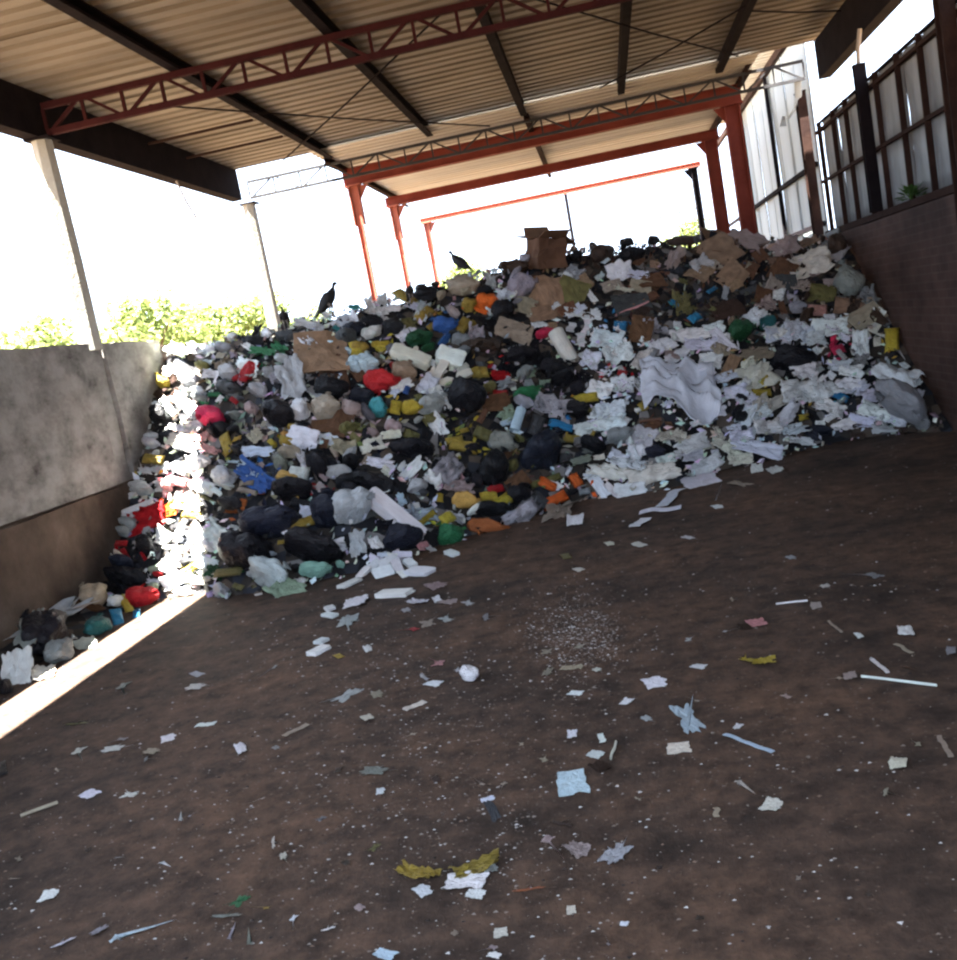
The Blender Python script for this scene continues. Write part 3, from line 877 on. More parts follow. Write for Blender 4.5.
EMIT = []          # (px, py, kind, colour) of what is placed by hand, for the smaller pieces between
counts = {}
def place(px, py, w, h, ang, kind, clr, floor=False, seed=None, jitter=0.0, flat=None):
    """One piece of rubbish: w x h is its outline, ang its tilt in degrees, as seen from the hall's mouth."""
    k = seed if seed is not None else len(EMIT) * 7 + int(px)
    r = random.Random(k * 31 + int(py))
    blob = kind in 'bpfkrs'
    p0 = spot(px, py)
    _, _, dist = project(p0)
    W, H = w / F_PX * dist, h / F_PX * dist
    off = 0.0 if floor else (0.22 * min(W, H) if blob else 0.08 * min(W, H) + 0.02)
    p = spot(px, py, off) if not floor else p0
    _, _, dist = project(p)
    W, H = w / F_PX * dist, h / F_PX * dist
    n = normal_at(p.x, p.y) if not floor and p.z > 0.01 else Vector((0, 0, 1))
    view = (p - Vector((0, 0, EYE))).normalized()
    rt = Vector(CAM_R[0]); rt = (rt - n * rt.dot(n)).normalized()
    up = n.cross(rt).normalized()
    dn = Vector(CAM_R[1])
    cv = RM @ (np.array(p) - np.array([0, 0, EYE]))
    cx_, cy_ = cv[0] / cv[2], cv[1] / cv[2]
    def img(v):
        vz = v.dot(_f)
        return np.array([v.dot(_r) - cx_ * vz, v.dot(_d) - cy_ * vz])
    # the outline seen from the entrance, laid back onto the surface
    tau, keep = {'b': (.80, .50), 'p': (.50, .70), 'f': (.45, .70), 'r': (.45, .7), 'k': (.5, .65), 's': (.55, .6), 'o': (.9, .5), 'c': (.2, .9), 't': (.1, .95), 'i': (.5, .7)}.get(kind, (.1, .95))
    if floor and kind in 'prk': tau, keep = tau * .6, .85
    nz = max(0.35, float(np.linalg.norm(img(n))))
    a = math.radians(ang)
    A = np.array([img(rt), img(up)]).T
    Rr = np.array([[math.cos(a), -math.sin(a)], [math.sin(a), math.cos(a)]])
    U, S, Vt = np.linalg.svd(np.linalg.inv(A) @ Rr @ np.diag([W, H * keep]))
    ex = (rt * U[0, 0] + up * U[1, 0]).normalized()
    ey = n.cross(ex).normalized()
    sx, sy = float(S[0]), float(S[1])
    big = max(W, H)
    if kind == 'b':
        sx, sy = min(sx, 1.06 * big), min(max(sy, .55 * min(W, H)), 1.06 * big)
    elif kind in 'pfrksoc' and not floor:
        sx = min(sx, 1.8 * big)
    sz = max(tau * min(W, H) / nz, 0.006)
    if kind in 'io': sy = sz = max(0.006, min(W, H))
    if not floor and kind not in 'bti':      # pieces on the slope stand up a little, each its own way
        tilt = r.uniform(0.0, 0.45)
        tv = n.cross(up * -1) * 1.0
        q = Matrix.Rotation(r.uniform(-0.4, 0.4), 3, n) @ Matrix.Rotation(tilt, 3, rt)
        ex, ey, n = q @ ex, q @ ey, q @ n
    me_list = KIND[kind][2] if kind != 'b' else None
    if kind == 'b':
        me, tip, neck = BAGS[r.randrange(len(BAGS))]
        name = 'garbage_bag' if clr in 'KNG' else 'plastic_bag'
    else:
        me = me_list[r.randrange(len(me_list))]; name = KIND[kind][0]
    o = link(name, me)
    M = Matrix((ex * sx, ey * sy, n * sz)).transposed().to_4x4()
    if floor:
        lift = 0.5 * sz + 0.001
    else:
        lift = {'b': 0.24, 'p': 0.30, 'f': 0.28, 'r': 0.25, 'k': 0.3, 's': 0.3, 'o': 0.4}.get(kind, 0.5) * sz + 0.01
    hw = 0.5 * (abs(ex.x) * sx + abs(ey.x) * sy + abs(n.x) * sz) + abs(n.x) * 0.0
    c0 = p + n * lift
    c0.x = min(max(c0.x, -4.44 + hw), 2.885 - hw)
    M.translation = c0
    if not floor and kind not in 'bti' and r.random() < 0.5:   # turn half of them round for variety
        M = M @ Matrix.Diagonal((-1, -1, 1, 1))
    o.matrix_world = M
    col = CLR[clr][0]
    if not floor and kind in 'pfrksc' and w * h > 110: o.scale = o.scale * 1.12
    q = 1 + r.uniform(-0.12, 0.12) + jitter * r.uniform(-1, 1)
    o.color = (*(min(0.9, c * q * (1 + r.uniform(-0.05, 0.05))) for c in col), 1)
    if kind == 'b' and min(w, h) >= 15:
        kn = link('knot', KNOTS[r.randrange(3)], o)
        zq = neck.to_track_quat('Z', 'Y')
        s = 0.17 * (sx * sy * sz) ** (1 / 3) * 1.25
        kn.matrix_local = Matrix.Translation(tip * 0.97) @ Matrix.Diagonal((s / sx, s / sy, s / sz, 1)) @ zq.to_matrix().to_4x4()
        kn.color = o.color
    return o, name

NOUN = {'garbage_bag': 'rubbish bag', 'plastic_bag': 'plastic bag'}
HEAP, SEATS = [], []
# landmarks: key -> (label, how the others call it)
LAND = {
 'box': ('big open brown cardboard box on the crest, flaps spread', 'the open cardboard box'),
 'orange': ('bright orange plastic bag just below the crest near the cardboard box', 'the orange bag'),
 'flatcard': ('large flat brown cardboard sheet below the vultures, corner bent', 'the flat cardboard sheet'),
 'crimson': ('crimson plastic bag at the edge of the sunlit strip', 'the crimson bag'),
 'redbag': ('bright red full plastic bag in the middle of the slope', 'the bright red bag'),
 'turq': ('turquoise plastic bag below the bright red bag', 'the turquoise bag'),
 'slab': ('long flat white foam slab sliding down near the foot of the heap', 'the white foam slab'),
 'tube': ('upright pale blue paper roll standing among black bags', 'the pale blue roll'),
 'bluecloth': ('heap of crumpled blue plastic above the large black bag', 'the blue plastic'),
 'greensack': ('dark green full bag at the foot of the heap under a yellow packet', 'the green foot bag'),
 'brownsack': ('rust-brown sack lying at the foot of the heap', 'the brown foot sack'),
 'bigblack': ('largest glossy black rubbish bag at the shaded foot of the heap', 'the largest black bag'),
 'palebag': ('big pale translucent bag resting on the dirt at the foot', 'the big pale bag'),
 'mint': ('pale mint plastic bag lying on the dirt beside a black bag', 'the mint bag'),
 'redcloth': ('red cloth hanging from shade into the sunlit strip', 'the hanging red cloth'),  # the orange rag beside it is its sunlit end, light put into the colour
 'redwall': ('dark red bag at the foot of the concrete wall by the sun strip', 'the dark red bag'),
 'wallblack': ('big black rubbish bag lying alone against the concrete wall', 'the black wall bag'),
 'tealwall': ('dark teal bag lying by the sun strip near the concrete wall', 'the dark teal bag'),
 'yelwall': ('yellow bag high against the end of the concrete wall', 'the yellow wall bag'),
 'sheet': ('large bluish white sheet draped over the paper slope', 'the draped white sheet'),
 'blackpaper': ('lone black bag lying among the white papers', 'the lone black bag'),
 'olive': ('grey-green sack leaning against the dark wall', 'the grey-green sack'),
 'yelpack': ('yellow packet standing near the dark wall', 'the yellow packet'),
 'wroll': ('short white paper roll pointing at the dark wall', 'the short white roll'),
 'clear': ('big grey plastic bag slumped at the foot of the dark wall', 'the slumped grey bag'),
 'pinkpack': ('small crimson packet among white papers', 'the crimson packet'),
 'bluescrap': ('bright blue scrap low on the white papers', 'the bright blue scrap'),
 'darkbox': ('flat dark open carton with a reddish stick across it', 'the flat dark carton'),
 'tancard': ('tan torn cardboard high on the crest before the red columns', 'the torn tan cardboard'),
 'dkgreen': ('dark green bag on the cardboard slope', 'the dark green bag'),
 'uproll': ('tilted white paper roll where bags meet papers', 'the tilted white roll'),
 'bluebag': ('bright blue bag under the crest', 'the bright blue bag'),
 'blackflat': ('wide flat black bag beneath the white foam pieces', 'the wide flat black bag'),
 'tanbun': ('orange-tan bundle near the foot of the heap', 'the orange-tan bundle'),
 'blk2': ('tall black bag standing above the orange-tan bundle', 'the tall black bag'),
 'blk3': ('black bag hanging below the pale blue roll', 'the hanging black bag'),
 'greybig': ('big light grey bag above the white foam slab', 'the big light grey bag'),
 'green2': ('green plastic bag in the middle of the slope beside white bags', 'the mid-slope green bag'),
 'foam1': ('long cream foam piece on the upper slope', 'the cream foam piece'),
 'dome': ('rounded beige bundle on the crest beneath the lone vulture', 'the beige crest bundle'),
 'orangered': ('orange-red packet at the foot of the heap beside the papers', 'the orange-red packet'),
 'cream1': ('cream crumpled paper beside the lone black bag', 'the cream paper'),
 'palefoot': ('pale arched sheet over the black bag by the concrete wall', 'the pale arched sheet'),
}
ITEMS = '''
320 352 50 44 12 c c flatcard
340 364 18 16 0 c n
213 416 28 36 0 b M crimson
204 436 16 10 -20 f k
280 413 34 36 0 b K
299 410 20 26 0 b w
283 419 17 14 0 b w
325 408 30 24 0 b B
293 380 36 38 10 f l
263 353 28 12 0 f e
230 372 24 18 0 b l
248 366 22 15 -10 p W
230 388 27 19 0 b G
241 378 14 9 0 k R
258 389 24 20 0 b v
253 340 26 12 0 b K
267 334 14 11 0 b w
288 336 26 12 0 b G
305 326 26 11 0 f w
341 321 16 10 -20 p W
353 328 26 17 0 b N
355 313 14 6 0 f T
356 349 14 16 0 k y
355 366 18 22 0 b q
330 388 38 24 0 b K
325 425 26 15 0 c n
253 408 18 16 0 b h
255 423 22 34 0 f B
236 414 16 13 0 b U
223 427 20 20 0 b K
215 395 13 7 0 k e
228 443 13 20 0 k o
240 448 17 18 0 b K
303 437 32 20 0 p W
328 438 22 10 0 P W
287 442 16 12 0 b o
273 444 12 11 0 b y
290 453 23 14 0 b B
260 452 32 14 -10 f q
282 463 18 18 0 b U
258 473 38 28 10 f b bluecloth
288 477 18 14 20 k Y
318 463 27 32 20 b K
347 430 18 17 0 b L
343 447 24 18 0 p B
350 461 17 17 0 b K
306 460 15 26 10 f w
338 471 28 17 0 b l
350 410 22 20 0 b h
235 400 9 7 0 k R
225 348 22 12 0 b g
230 359 23 14 0 f B
270 373 15 13 0 b g
281 358 17 12 0 b l
161 383 17 17 0 b y yelwall
148 417 22 26 0 b K
165 409 18 20 -10 p w
164 398 22 10 15 r D
152 443 18 14 0 b l
154 459 17 13 0 k o
158 469 17 10 0 f w
203 366 16 12 0 b L
190 384 17 12 0 b g
164 352 20 16 20 p C
183 372 18 12 0 p w
200 352 15 11 0 f w
172 370 20 13 -10 f C
185 402 22 14 10 p w
195 425 20 14 -10 f w
182 440 24 16 0 p C
200 460 24 16 0 b w
180 468 22 16 15 f w
205 485 22 16 0 p w
188 500 26 16 0 f C
178 480 18 12 0 k k
200 392 16 11 0 b w
210 350 14 9 0 b w
212 373 14 10 0 p w
250 550 48 50 -20 b K bigblack
272 521 62 36 -15 b N
313 548 60 36 10 b K
270 573 46 36 15 b l palebag
315 570 34 17 -5 b t mint
290 591 34 13 -8 f a
325 512 32 32 0 b N
300 525 27 13 -10 k o
232 502 36 26 0 b K
238 505 18 16 0 r Q
223 590 22 20 0 b l
239 586 10 9 0 k L
216 569 14 18 0 f E
300 584 14 9 0 p w
335 546 22 12 -10 p w
248 491 18 8 15 k B
226 475 28 24 -20 b l
292 488 42 28 0 b K
316 480 26 18 20 f h
318 488 17 7 10 k R
310 513 20 16 0 p W
350 481 32 17 -15 b K
142 488 28 17 0 b l
167 486 14 13 0 b k
139 508 30 7 -12 s w
148 516 40 24 -28 r R redcloth
172 507 26 14 -12 r O
124 525 17 21 0 b g
148 546 22 26 0 b K
132 575 38 26 10 b K
124 562 26 22 0 b N
192 516 16 9 10 k o
219 530 24 28 -30 f w
200 535 28 20 10 p w
190 550 26 18 -10 f C
205 560 26 18 0 p w
190 568 17 10 -20 k y
172 560 22 16 0 f w
175 580 24 14 -20 p w
198 580 22 13 0 f C
165 535 18 16 0 p w
210 545 18 16 20 b w
185 590 20 10 -20 f w
142 597 36 22 -10 b R redwall
125 604 9 18 15 k y
92 596 36 26 -20 b B
114 602 18 13 -10 b w
96 626 34 19 -15 b d tealwall
117 618 14 10 -20 k u
137 614 10 8 0 k u
42 632 60 48 -25 b K wallblack
24 606 70 22 -18 f l palefoot
5 632 26 44 -60 f l
58 652 34 28 -15 b g
16 667 34 26 -20 p w
44 672 22 15 -15 p C
86 645 22 10 -18 f C
4 688 18 18 0 b K
87 606 22 10 25 r n
117 558 34 15 42 b C
110 578 40 26 10 b K
122 543 11 9 0 k R
122 532 16 14 0 b g
159 569 20 12 -10 b a
155 580 14 12 0 f w
515 266 26 13 0 b D
484 303 21 26 8 b O orange
468 305 15 18 0 b o
500 311 23 26 0 b K
462 286 34 18 0 b B dome
519 285 27 26 0 b v
493 281 17 16 20 f W
501 295 9 11 0 p W
425 294 25 15 0 b K
415 303 20 13 0 f W
444 325 26 18 0 b b bluebag
424 314 17 12 -20 k o
463 325 14 15 0 k o
408 324 13 12 0 k L
418 338 28 18 0 b E
418 336 24 12 0 f G
378 311 26 10 10 f w
391 308 18 8 -10 p w
370 322 25 14 0 b K
393 328 23 17 0 b K
351 325 22 12 0 p W
369 334 17 11 0 b w
399 331 13 9 0 p w
345 336 23 20 0 b G
360 349 19 14 0 b o
380 345 17 11 0 k y
381 357 13 14 0 f B
364 365 30 20 0 b q
380 380 38 22 5 b R redbag
403 373 28 20 15 b c
410 357 36 15 24 s C foam1
448 357 26 20 20 s w
440 369 30 13 -35 s C
455 378 30 10 -18 s C
426 384 17 18 0 p W
436 393 13 13 0 p w
464 395 40 36 8 b K blackflat
377 407 22 22 10 b T turq
395 408 12 15 0 k y
409 407 19 16 10 b y
428 404 30 22 0 b l
430 418 17 12 0 k L
362 396 25 15 0 b N
406 390 7 12 10 k b
394 393 9 9 0 p W
352 410 25 14 0 f h
460 340 19 14 0 b g
475 333 17 18 0 f v
513 329 34 16 10 c B
480 345 42 17 0 b D
520 354 32 17 0 b K
543 333 19 14 0 b M
538 325 14 8 0 p w
562 347 31 15 48 o C uproll
550 296 30 32 0 c c
570 293 29 24 0 c L
523 305 21 16 10 c B
540 313 25 12 0 c c
573 310 22 13 -10 p W
573 273 17 20 0 f l
575 256 11 14 0 b K
550 366 26 18 0 b K
560 376 24 22 0 b K
523 373 17 17 0 b g
528 375 14 10 0 f a
525 393 28 15 0 b e green2
495 403 25 18 0 c n
500 394 13 10 0 k R
500 375 17 10 0 r R
479 373 15 14 0 k o
505 384 18 10 0 f l
488 387 14 14 0 b L
551 404 40 24 15 f l
516 420 10 38 8 o q tube
505 411 17 20 0 f a
410 447 46 26 10 b K
367 482 56 26 8 b K
352 506 44 38 -20 b l greybig
394 515 66 18 24 s w slab
400 538 40 30 0 b N
446 518 14 15 5 k y
449 535 27 24 0 b e greensack
485 526 40 16 8 b Q brownsack
463 500 26 18 10 b Y tanbun
458 486 30 14 15 f h
444 465 34 36 0 f v
490 468 32 44 10 b K blk2
536 450 40 48 0 b N blk3
535 424 13 24 0 k G
500 442 30 21 25 b U
560 426 23 10 15 k u
572 439 17 10 0 k o
415 485 22 18 0 b l
418 508 34 24 20 f q
453 518 20 14 15 f l
410 469 20 16 -40 p w
380 463 26 14 20 p W
372 445 23 16 -15 p C
392 427 18 14 10 b h
463 445 25 14 0 k o
475 449 10 10 0 k y
495 490 15 10 0 k R
488 497 15 12 0 k y
515 496 28 22 0 b K
490 510 36 17 0 b K
525 511 42 22 -20 f v
553 499 22 15 -15 k O orangered
575 480 13 14 30 k O
555 485 11 10 0 p w
558 463 46 18 -28 f U
510 465 15 18 0 b L
545 481 25 10 -20 k L
517 481 21 14 0 c n
566 510 42 15 -12 f B
422 547 12 9 0 k k
429 550 11 7 0 f w
452 554 11 7 0 s w
360 543 20 30 10 f l
375 543 12 16 0 p w
388 563 20 9 -15 s w
372 567 18 7 -20 s w
402 558 18 9 -8 s W
398 568 16 8 10 s w
384 573 20 7 -12 s W
410 564 12 8 0 s w
364 573 14 6 -25 s w
391 556 12 8 15 p w
376 560 14 8 0 p W
405 574 15 6 -10 p w
420 572 24 8 -5 s w
631 255 27 18 0 b K
620 271 25 18 0 p W
638 275 20 12 0 p W
624 288 20 9 15 f C
631 303 36 19 0 c G darkbox
632 309 36 3 -22 i k
650 280 25 14 0 c n
640 285 20 10 0 c B
675 256 20 14 -20 p h
700 264 22 16 0 p l
717 250 34 26 10 c c tancard
715 236 22 14 30 c n
745 243 40 17 15 f h
730 275 27 18 0 c c
747 268 19 13 0 c n
680 303 16 25 0 f L
694 318 11 11 0 k u
620 325 12 11 0 k u
657 330 15 14 0 f v
641 328 21 24 0 c n
737 330 25 26 0 b E dkgreen
752 316 20 18 0 p w
772 333 17 16 0 p w
582 313 34 14 10 p W
584 331 10 30 12 t w
607 338 30 17 0 p W
617 353 28 24 0 p W
590 358 18 17 0 p W
688 333 34 15 -10 p w
640 359 23 15 -30 p C
700 345 30 14 -10 p W
722 339 26 11 35 p W
729 368 12 25 10 c c
719 350 12 14 0 k B
753 355 34 17 0 f B
755 374 34 26 10 p C cream1
657 368 17 10 0 k T
622 373 10 8 0 k R
586 398 21 11 0 k y
643 406 10 11 0 k o
764 381 8 14 10 k y
555 370 24 20 0 b K
577 387 16 20 0 b K
577 410 24 18 0 b K
600 388 24 18 0 p w
610 410 28 22 0 p W
622 384 22 17 0 p W
725 308 27 17 0 c D
773 285 19 18 0 p h
765 303 19 17 0 f h
680 238 40 11 -5 b D
600 253 24 20 0 b D
628 240 14 10 0 b K
600 412 20 16 0 p W
590 427 28 14 -25 p w
612 422 26 20 0 p W
620 436 28 18 -15 b g
594 445 24 20 0 b K
643 435 27 24 0 p l
668 436 28 22 -20 p C
650 421 22 4 -8 i n
690 443 30 20 0 p w
722 445 26 14 20 p C
755 448 46 18 0 p W
740 418 13 14 0 b K
745 412 14 30 -30 p W
760 405 22 17 0 p C
655 452 22 12 0 b N
628 462 36 22 10 p W
608 471 34 19 20 p C
598 482 36 12 25 P w
652 472 50 22 -10 p C
702 480 42 11 -10 P W
705 465 30 16 0 p W
670 496 28 9 -35 t W
660 508 42 6 -8 t W
640 521 20 6 -20 t w
716 496 20 11 0 F W
739 483 23 6 0 F B
575 521 18 9 -20 p w
757 470 14 7 0 p w
775 470 14 8 0 p w
630 490 30 14 0 p w
740 460 24 12 0 p C
792 358 46 28 5 b K blackpaper
866 278 34 32 0 b U olive
807 262 40 26 -10 p C
787 247 30 20 0 f h
899 337 14 24 20 k y yelpack
932 394 52 60 15 b g clear
912 371 36 34 20 p w
899 395 28 10 -10 o w wroll
885 398 7 8 0 k K
880 380 36 16 30 F l
837 349 13 10 0 k M pinkpack
830 325 34 18 -10 p W
797 327 26 19 0 p W
777 335 24 17 0 p W
860 343 17 28 -30 p W
860 361 17 12 0 f g
840 397 15 9 15 k u bluescrap
817 432 30 11 0 b N
857 436 15 7 0 k D
797 390 40 24 10 p w
824 388 28 20 0 p w
803 371 25 15 0 p w
847 385 25 17 0 p W
875 412 32 16 0 p w
828 407 30 16 10 p w
862 420 26 14 0 p W
845 426 26 12 0 p w
785 412 26 18 -20 p W
748 400 20 16 0 p W
765 426 26 18 0 p w
790 428 28 18 0 p W
803 417 11 9 0 k y
850 305 30 13 0 c c
865 315 34 15 -15 c B
886 309 16 8 0 p w
885 330 27 9 10 c C
838 245 23 26 0 b D
840 230 22 13 -40 p l
832 283 15 14 0 p h
853 283 11 9 0 k Q
822 293 25 16 0 c L
817 310 17 12 0 k k
797 308 18 12 0 b v
765 322 19 17 0 b d
885 290 15 20 0 f g
875 300 17 11 0 f g
782 270 23 17 0 c n
762 297 17 14 0 c n
777 295 12 14 0 p w
800 285 20 14 0 p h
815 338 20 14 0 p W
840 365 22 14 0 p W
870 395 22 14 0 p W
900 415 26 13 0 p w
885 430 24 9 0 p l
905 430 20 6 0 k D
700 375 26 14 -10 p W
660 345 26 14 0 p W
675 355 22 12 -20 p w
710 360 22 14 0 p w
735 390 22 16 0 p W
740 435 24 14 0 p W
670 375 24 14 0 p w
640 385 22 16 30 p W
800 440 24 10 0 p w
770 450 22 10 0 p W
690 455 26 12 0 p w
640 450 22 14 0 p w
'''
DRAPES = [(682, 398, 84, 42, 4, 'W', 'sheet')]

pal = []
landpos = {}
def add_item(line):
    f = line.split()
    px, py, w, h, ang = (float(v) for v in f[:5])
    kind, clr = f[5], f[6]
    key = f[7] if len(f) > 7 else None
    EMIT.append((px, py, kind, clr))
    if key == 'sheet': return
    o, name = place(px, py, w, h, ang, kind, clr)
    if key:
        tag(o, LAND[key][0], 'bag' if kind == 'b' else KIND[kind][1])
        landpos[key] = (px, py)
    else:
        HEAP.append((o, name, kind, clr, px, py, w * h))
for ln in ITEMS.strip().splitlines():  # one small blue-black bag among the lower papers stands in for a dark hole
    add_item(ln)

# the cardboard box on the crest: body of four walls and floor, four flaps
def crest_box():
    p = spot(546, 268, 0.0)
    root = empty('cardboard_box', p + Vector((0, 0.05, 0.0)))
    root.rotation_euler = (0.14, 0.10, 0.5)
    tag(root, LAND['box'][0], 'cardboard box'); landpos['box'] = (545, 252)
    s, hh, t = 0.36, 0.33, 0.012
    walls = ((-s / 2, -s / 2 + t, -s / 2, s / 2), (s / 2 - t, s / 2, -s / 2, s / 2), (-s / 2 + t, s / 2 - t, -s / 2, -s / 2 + t), (-s / 2 + t, s / 2 - t, s / 2 - t, s / 2))
    for x0, x1, y0, y1 in walls:
        bm = boxbm(x0, x1, y0, y1, 0, hh)
        bmesh.ops.subdivide_edges(bm, edges=bm.edges[:], cuts=2, use_grid_fill=True)
        for v in bm.verts:
            v.co += v.co.normalized() * 0.07 * noise.noise(v.co * 6); v.co.x *= 1 - 0.35 * v.co.z; v.co.y *= 1 - 0.3 * v.co.z
        o = obj('side_panel', bm, MAT['card'], root); o.color = (.13, .07, .045, 1)
    o = obj('bottom_panel', boxbm(-s / 2 + t, s / 2 - t, -s / 2 + t, s / 2 - t, 0, t), MAT['card'], root); o.color = (.13, .07, .045, 1)
    for k, (dx, dy, a) in enumerate(((0, -1, 0.5), (1, 0, -0.6), (0, 1, 0.9), (-1, 0, 0.15))):
        n = Vector((dx, dy, 0)); sd = Vector((-dy, dx, 0)) * (s / 2 - 0.01)
        tip = n * (s * 0.42) * math.cos(a) + Vector((0, 0, s * 0.42 * math.sin(a)))
        b0 = n * (s / 2 + 0.004) + Vector((0, 0, hh))
        bm = bmesh.new(); th = tip.cross(sd).normalized() * 0.008
        v = [bm.verts.new(q) for q in (b0 - sd, b0 + sd, b0 + sd * 0.85 + tip, b0 - sd * 0.9 + tip)]
        v2 = [bm.verts.new(q.co + th) for q in v]
        bm.faces.new(v); bm.faces.new(v2[::-1])
        for i in range(4):
            bm.faces.new((v[i], v2[i], v2[(i + 1) % 4], v[(i + 1) % 4]))
        bmesh.ops.recalc_face_normals(bm, faces=bm.faces[:])
        o = obj('flap', bm, MAT['card'], root); o.color = (.19, .11, .07, 1)
crest_box()

# the big white sheet: cloth that lies over the slope in folds
def drape(px, py, w, h, ang, clr, key):
    p = spot(px, py)
    dist = project(p)[2]
    W = w / F_PX * dist; H = h / F_PX * dist / 0.62
    n = normal_at(p.x, p.y)
    rt = Vector(CAM_R[0]); rt = (rt - n * rt.dot(n)).normalized(); up = n.cross(rt).normalized()
    a = math.radians(-ang); ex = rt * math.cos(a) + up * math.sin(a); ey = n.cross(ex).normalized()
    bm = bmesh.new(); nx, ny = 44, 30; g = []
    for i in range(nx + 1):
        row = []
        for j in range(ny + 1):
            u, v = i / nx - 0.5, j / ny - 0.5
            e = 1 + 0.45 * noise.noise((math.atan2(v, u) * 1.3, 2.0, 0))
            q = p + ex * (u * W * e) + ey * (v * H * e)
            wq = noise.noise((u * 2.0, v * 2.0, 4)); t_ = u * 0.8 + v * 1.5 + 0.45 * wq
            fold = 0.10 * max(0, 1 - abs(t_ + 0.28) * 7) + 0.07 * max(0, 1 - abs(t_ - 0.12 - 0.3 * u) * 8) + 0.09 * (1 - 2 * abs(noise.noise((u * 2.6, v * 3.4, 9)))) + 0.05 * abs(noise.noise((u * 7, v * 7, 2)))
            q.z = float(height(q.x, q.y)) + 0.07 + fold
            row.append(bm.verts.new(q - p))
        g.append(row)
    for i in range(nx):
        for j in range(ny):
            bm.faces.new((g[i][j], g[i + 1][j], g[i + 1][j + 1], g[i][j + 1]))
    bm.normal_update()
    bmesh.ops.solidify(bm, geom=bm.faces[:], thickness=0.012)
    o = obj('draped_sheet', bm, MAT['film'], None, True)
    o.location = p
    o.color = (*CLR[clr][0], 1)
    tag(o, LAND[key][0], 'sheet'); landpos[key] = (px, py)
    for dx in (-30, -10, 10, 30):
        for dy in (-10, 8): EMIT.append((px + dx, py + dy, 'p', 'W'))
for dr in DRAPES: drape(*dr)

# smaller pieces that fill the slope between the hand-placed ones, in the colours of their neighbours
E = np.array([(e[0], e[1]) for e in EMIT])
made = {}
def filler(n_try, smin, smax):
    r = random.Random(5)
    pts = []
    for _ in range(n_try):
        x = r.uniform(-4.35, 2.8)
        yf = float(np.interp(x, XT, YF)); yr = float(np.interp(x, XR, YR))
        y = yf + (yr + 0.25 - yf) * r.random()
        px, py, dist = project((x, y, float(height(x, y)) + 0.05))
        if px < -5 or px > 960: continue
        q = r.random()
        size = smin + (smax - smin) * q * q
        if any((px - a) ** 2 + (py - b) ** 2 < (0.55 * (size + s)) ** 2 for a, b, s in pts): continue
        d2 = ((E - (px, py)) ** 2).sum(1)
        idx = np.argsort(d2)[:6]
        kind, clr = EMIT[idx[min(5, int(r.expovariate(0.7)))]][2:4]
        if kind in 'oicdP': kind = {'o': 'p', 'i': 't', 'c': 'c', 'P': 'p'}.get(kind, 'p')
        if kind == 's' and r.random() < 0.6: kind = 'p'
        if clr in 'OMbuRTYe' and r.random() < 0.75: clr = r.choice('lgGwKh')
        if clr in 'yo' and r.random() < 0.6: clr = r.choice('KNKGgL')
        if px > 560 and py < 322 and r.random() < 0.65: clr = r.choice('DDnKGcDKB')
        if 300 < px < 570 and py > 330 and clr in 'wWlC' and r.random() < 0.35: clr = r.choice('KKNG')
        kname = ('garbage_bag' if clr in 'KNG' else 'plastic_bag') if kind == 'b' else KIND[kind][0]
        if made.get(kname, 0) >= 185:
            kind = 'f' if kind != 'f' else 'k'; kname = KIND[kind][0]
            if made.get(kname, 0) >= 185: continue
        pts.append((px, py, size))
        made[kname] = made.get(kname, 0) + 1
        w = size * r.uniform(0.9, 1.35); h = size * r.uniform(0.55, 0.95)
        o, name = place(px, py, w, h, r.uniform(-45, 45), kind, clr, seed=r.randrange(10 ** 6), jitter=0.18)
        HEAP.append((o, name, kind, clr, px, py, w * h))
filler(3500, 9, 20)

# words for the pieces: colour, size, kind and where they lie from the nearest landmark
def describe(items, land, floor=False):
    keys = list(land); P = np.array([land[k][0] for k in keys], float)
    sets = {}
    for it in items:
        o, name, kind, clr, px, py, area = it
        d = P - (px, py)
        k = int(np.argmin((d ** 2).sum(1)))
        dx, dy = -d[k]
        if abs(dx) > abs(dy) * 1.2:
            rel = 'on the dark-wall side of' if dx > 0 else 'on the concrete-wall side of'
        else:
            rel = ('nearer the entrance than' if dy > 0 else 'farther in than') if floor else ('downhill of' if dy > 0 else 'uphill of')
        size = 'tiny ' if area < 90 else 'small ' if area < 260 else '' if area < 700 else 'large '
        noun = NOUN.get(name) or KIND[kind][3]
        base = f'{size}{CLR[clr][1]} {noun} {rel} {land[keys[k]][1]}'
        sets.setdefault(base, []).append(((dx * dx + dy * dy), it))
    ords = ('nearest', 'second nearest', 'third nearest', 'fourth nearest', 'fifth nearest', 'sixth nearest', 'seventh nearest')
    for base, its in sets.items():
        its.sort(key=lambda t: t[0])
        for n, (_, it) in enumerate(its):
            o, name, kind = it[0], it[1], it[2]
            cat = 'bag' if kind == 'b' else KIND[kind][1]
            if len(its) == 1:
                tag(o, base, cat)
            elif len(its) <= 7:
                tag(o, f'{ords[n]} {base}', cat)
            else:
                tag(o, base, cat, base)
            if 'group' not in o:
                o['group'] = ('floor litter: ' if floor else 'rubbish on the heap: ') + name.replace('_', ' ')
describe(HEAP, {k: (landpos[k], LAND[k][1]) for k in landpos})

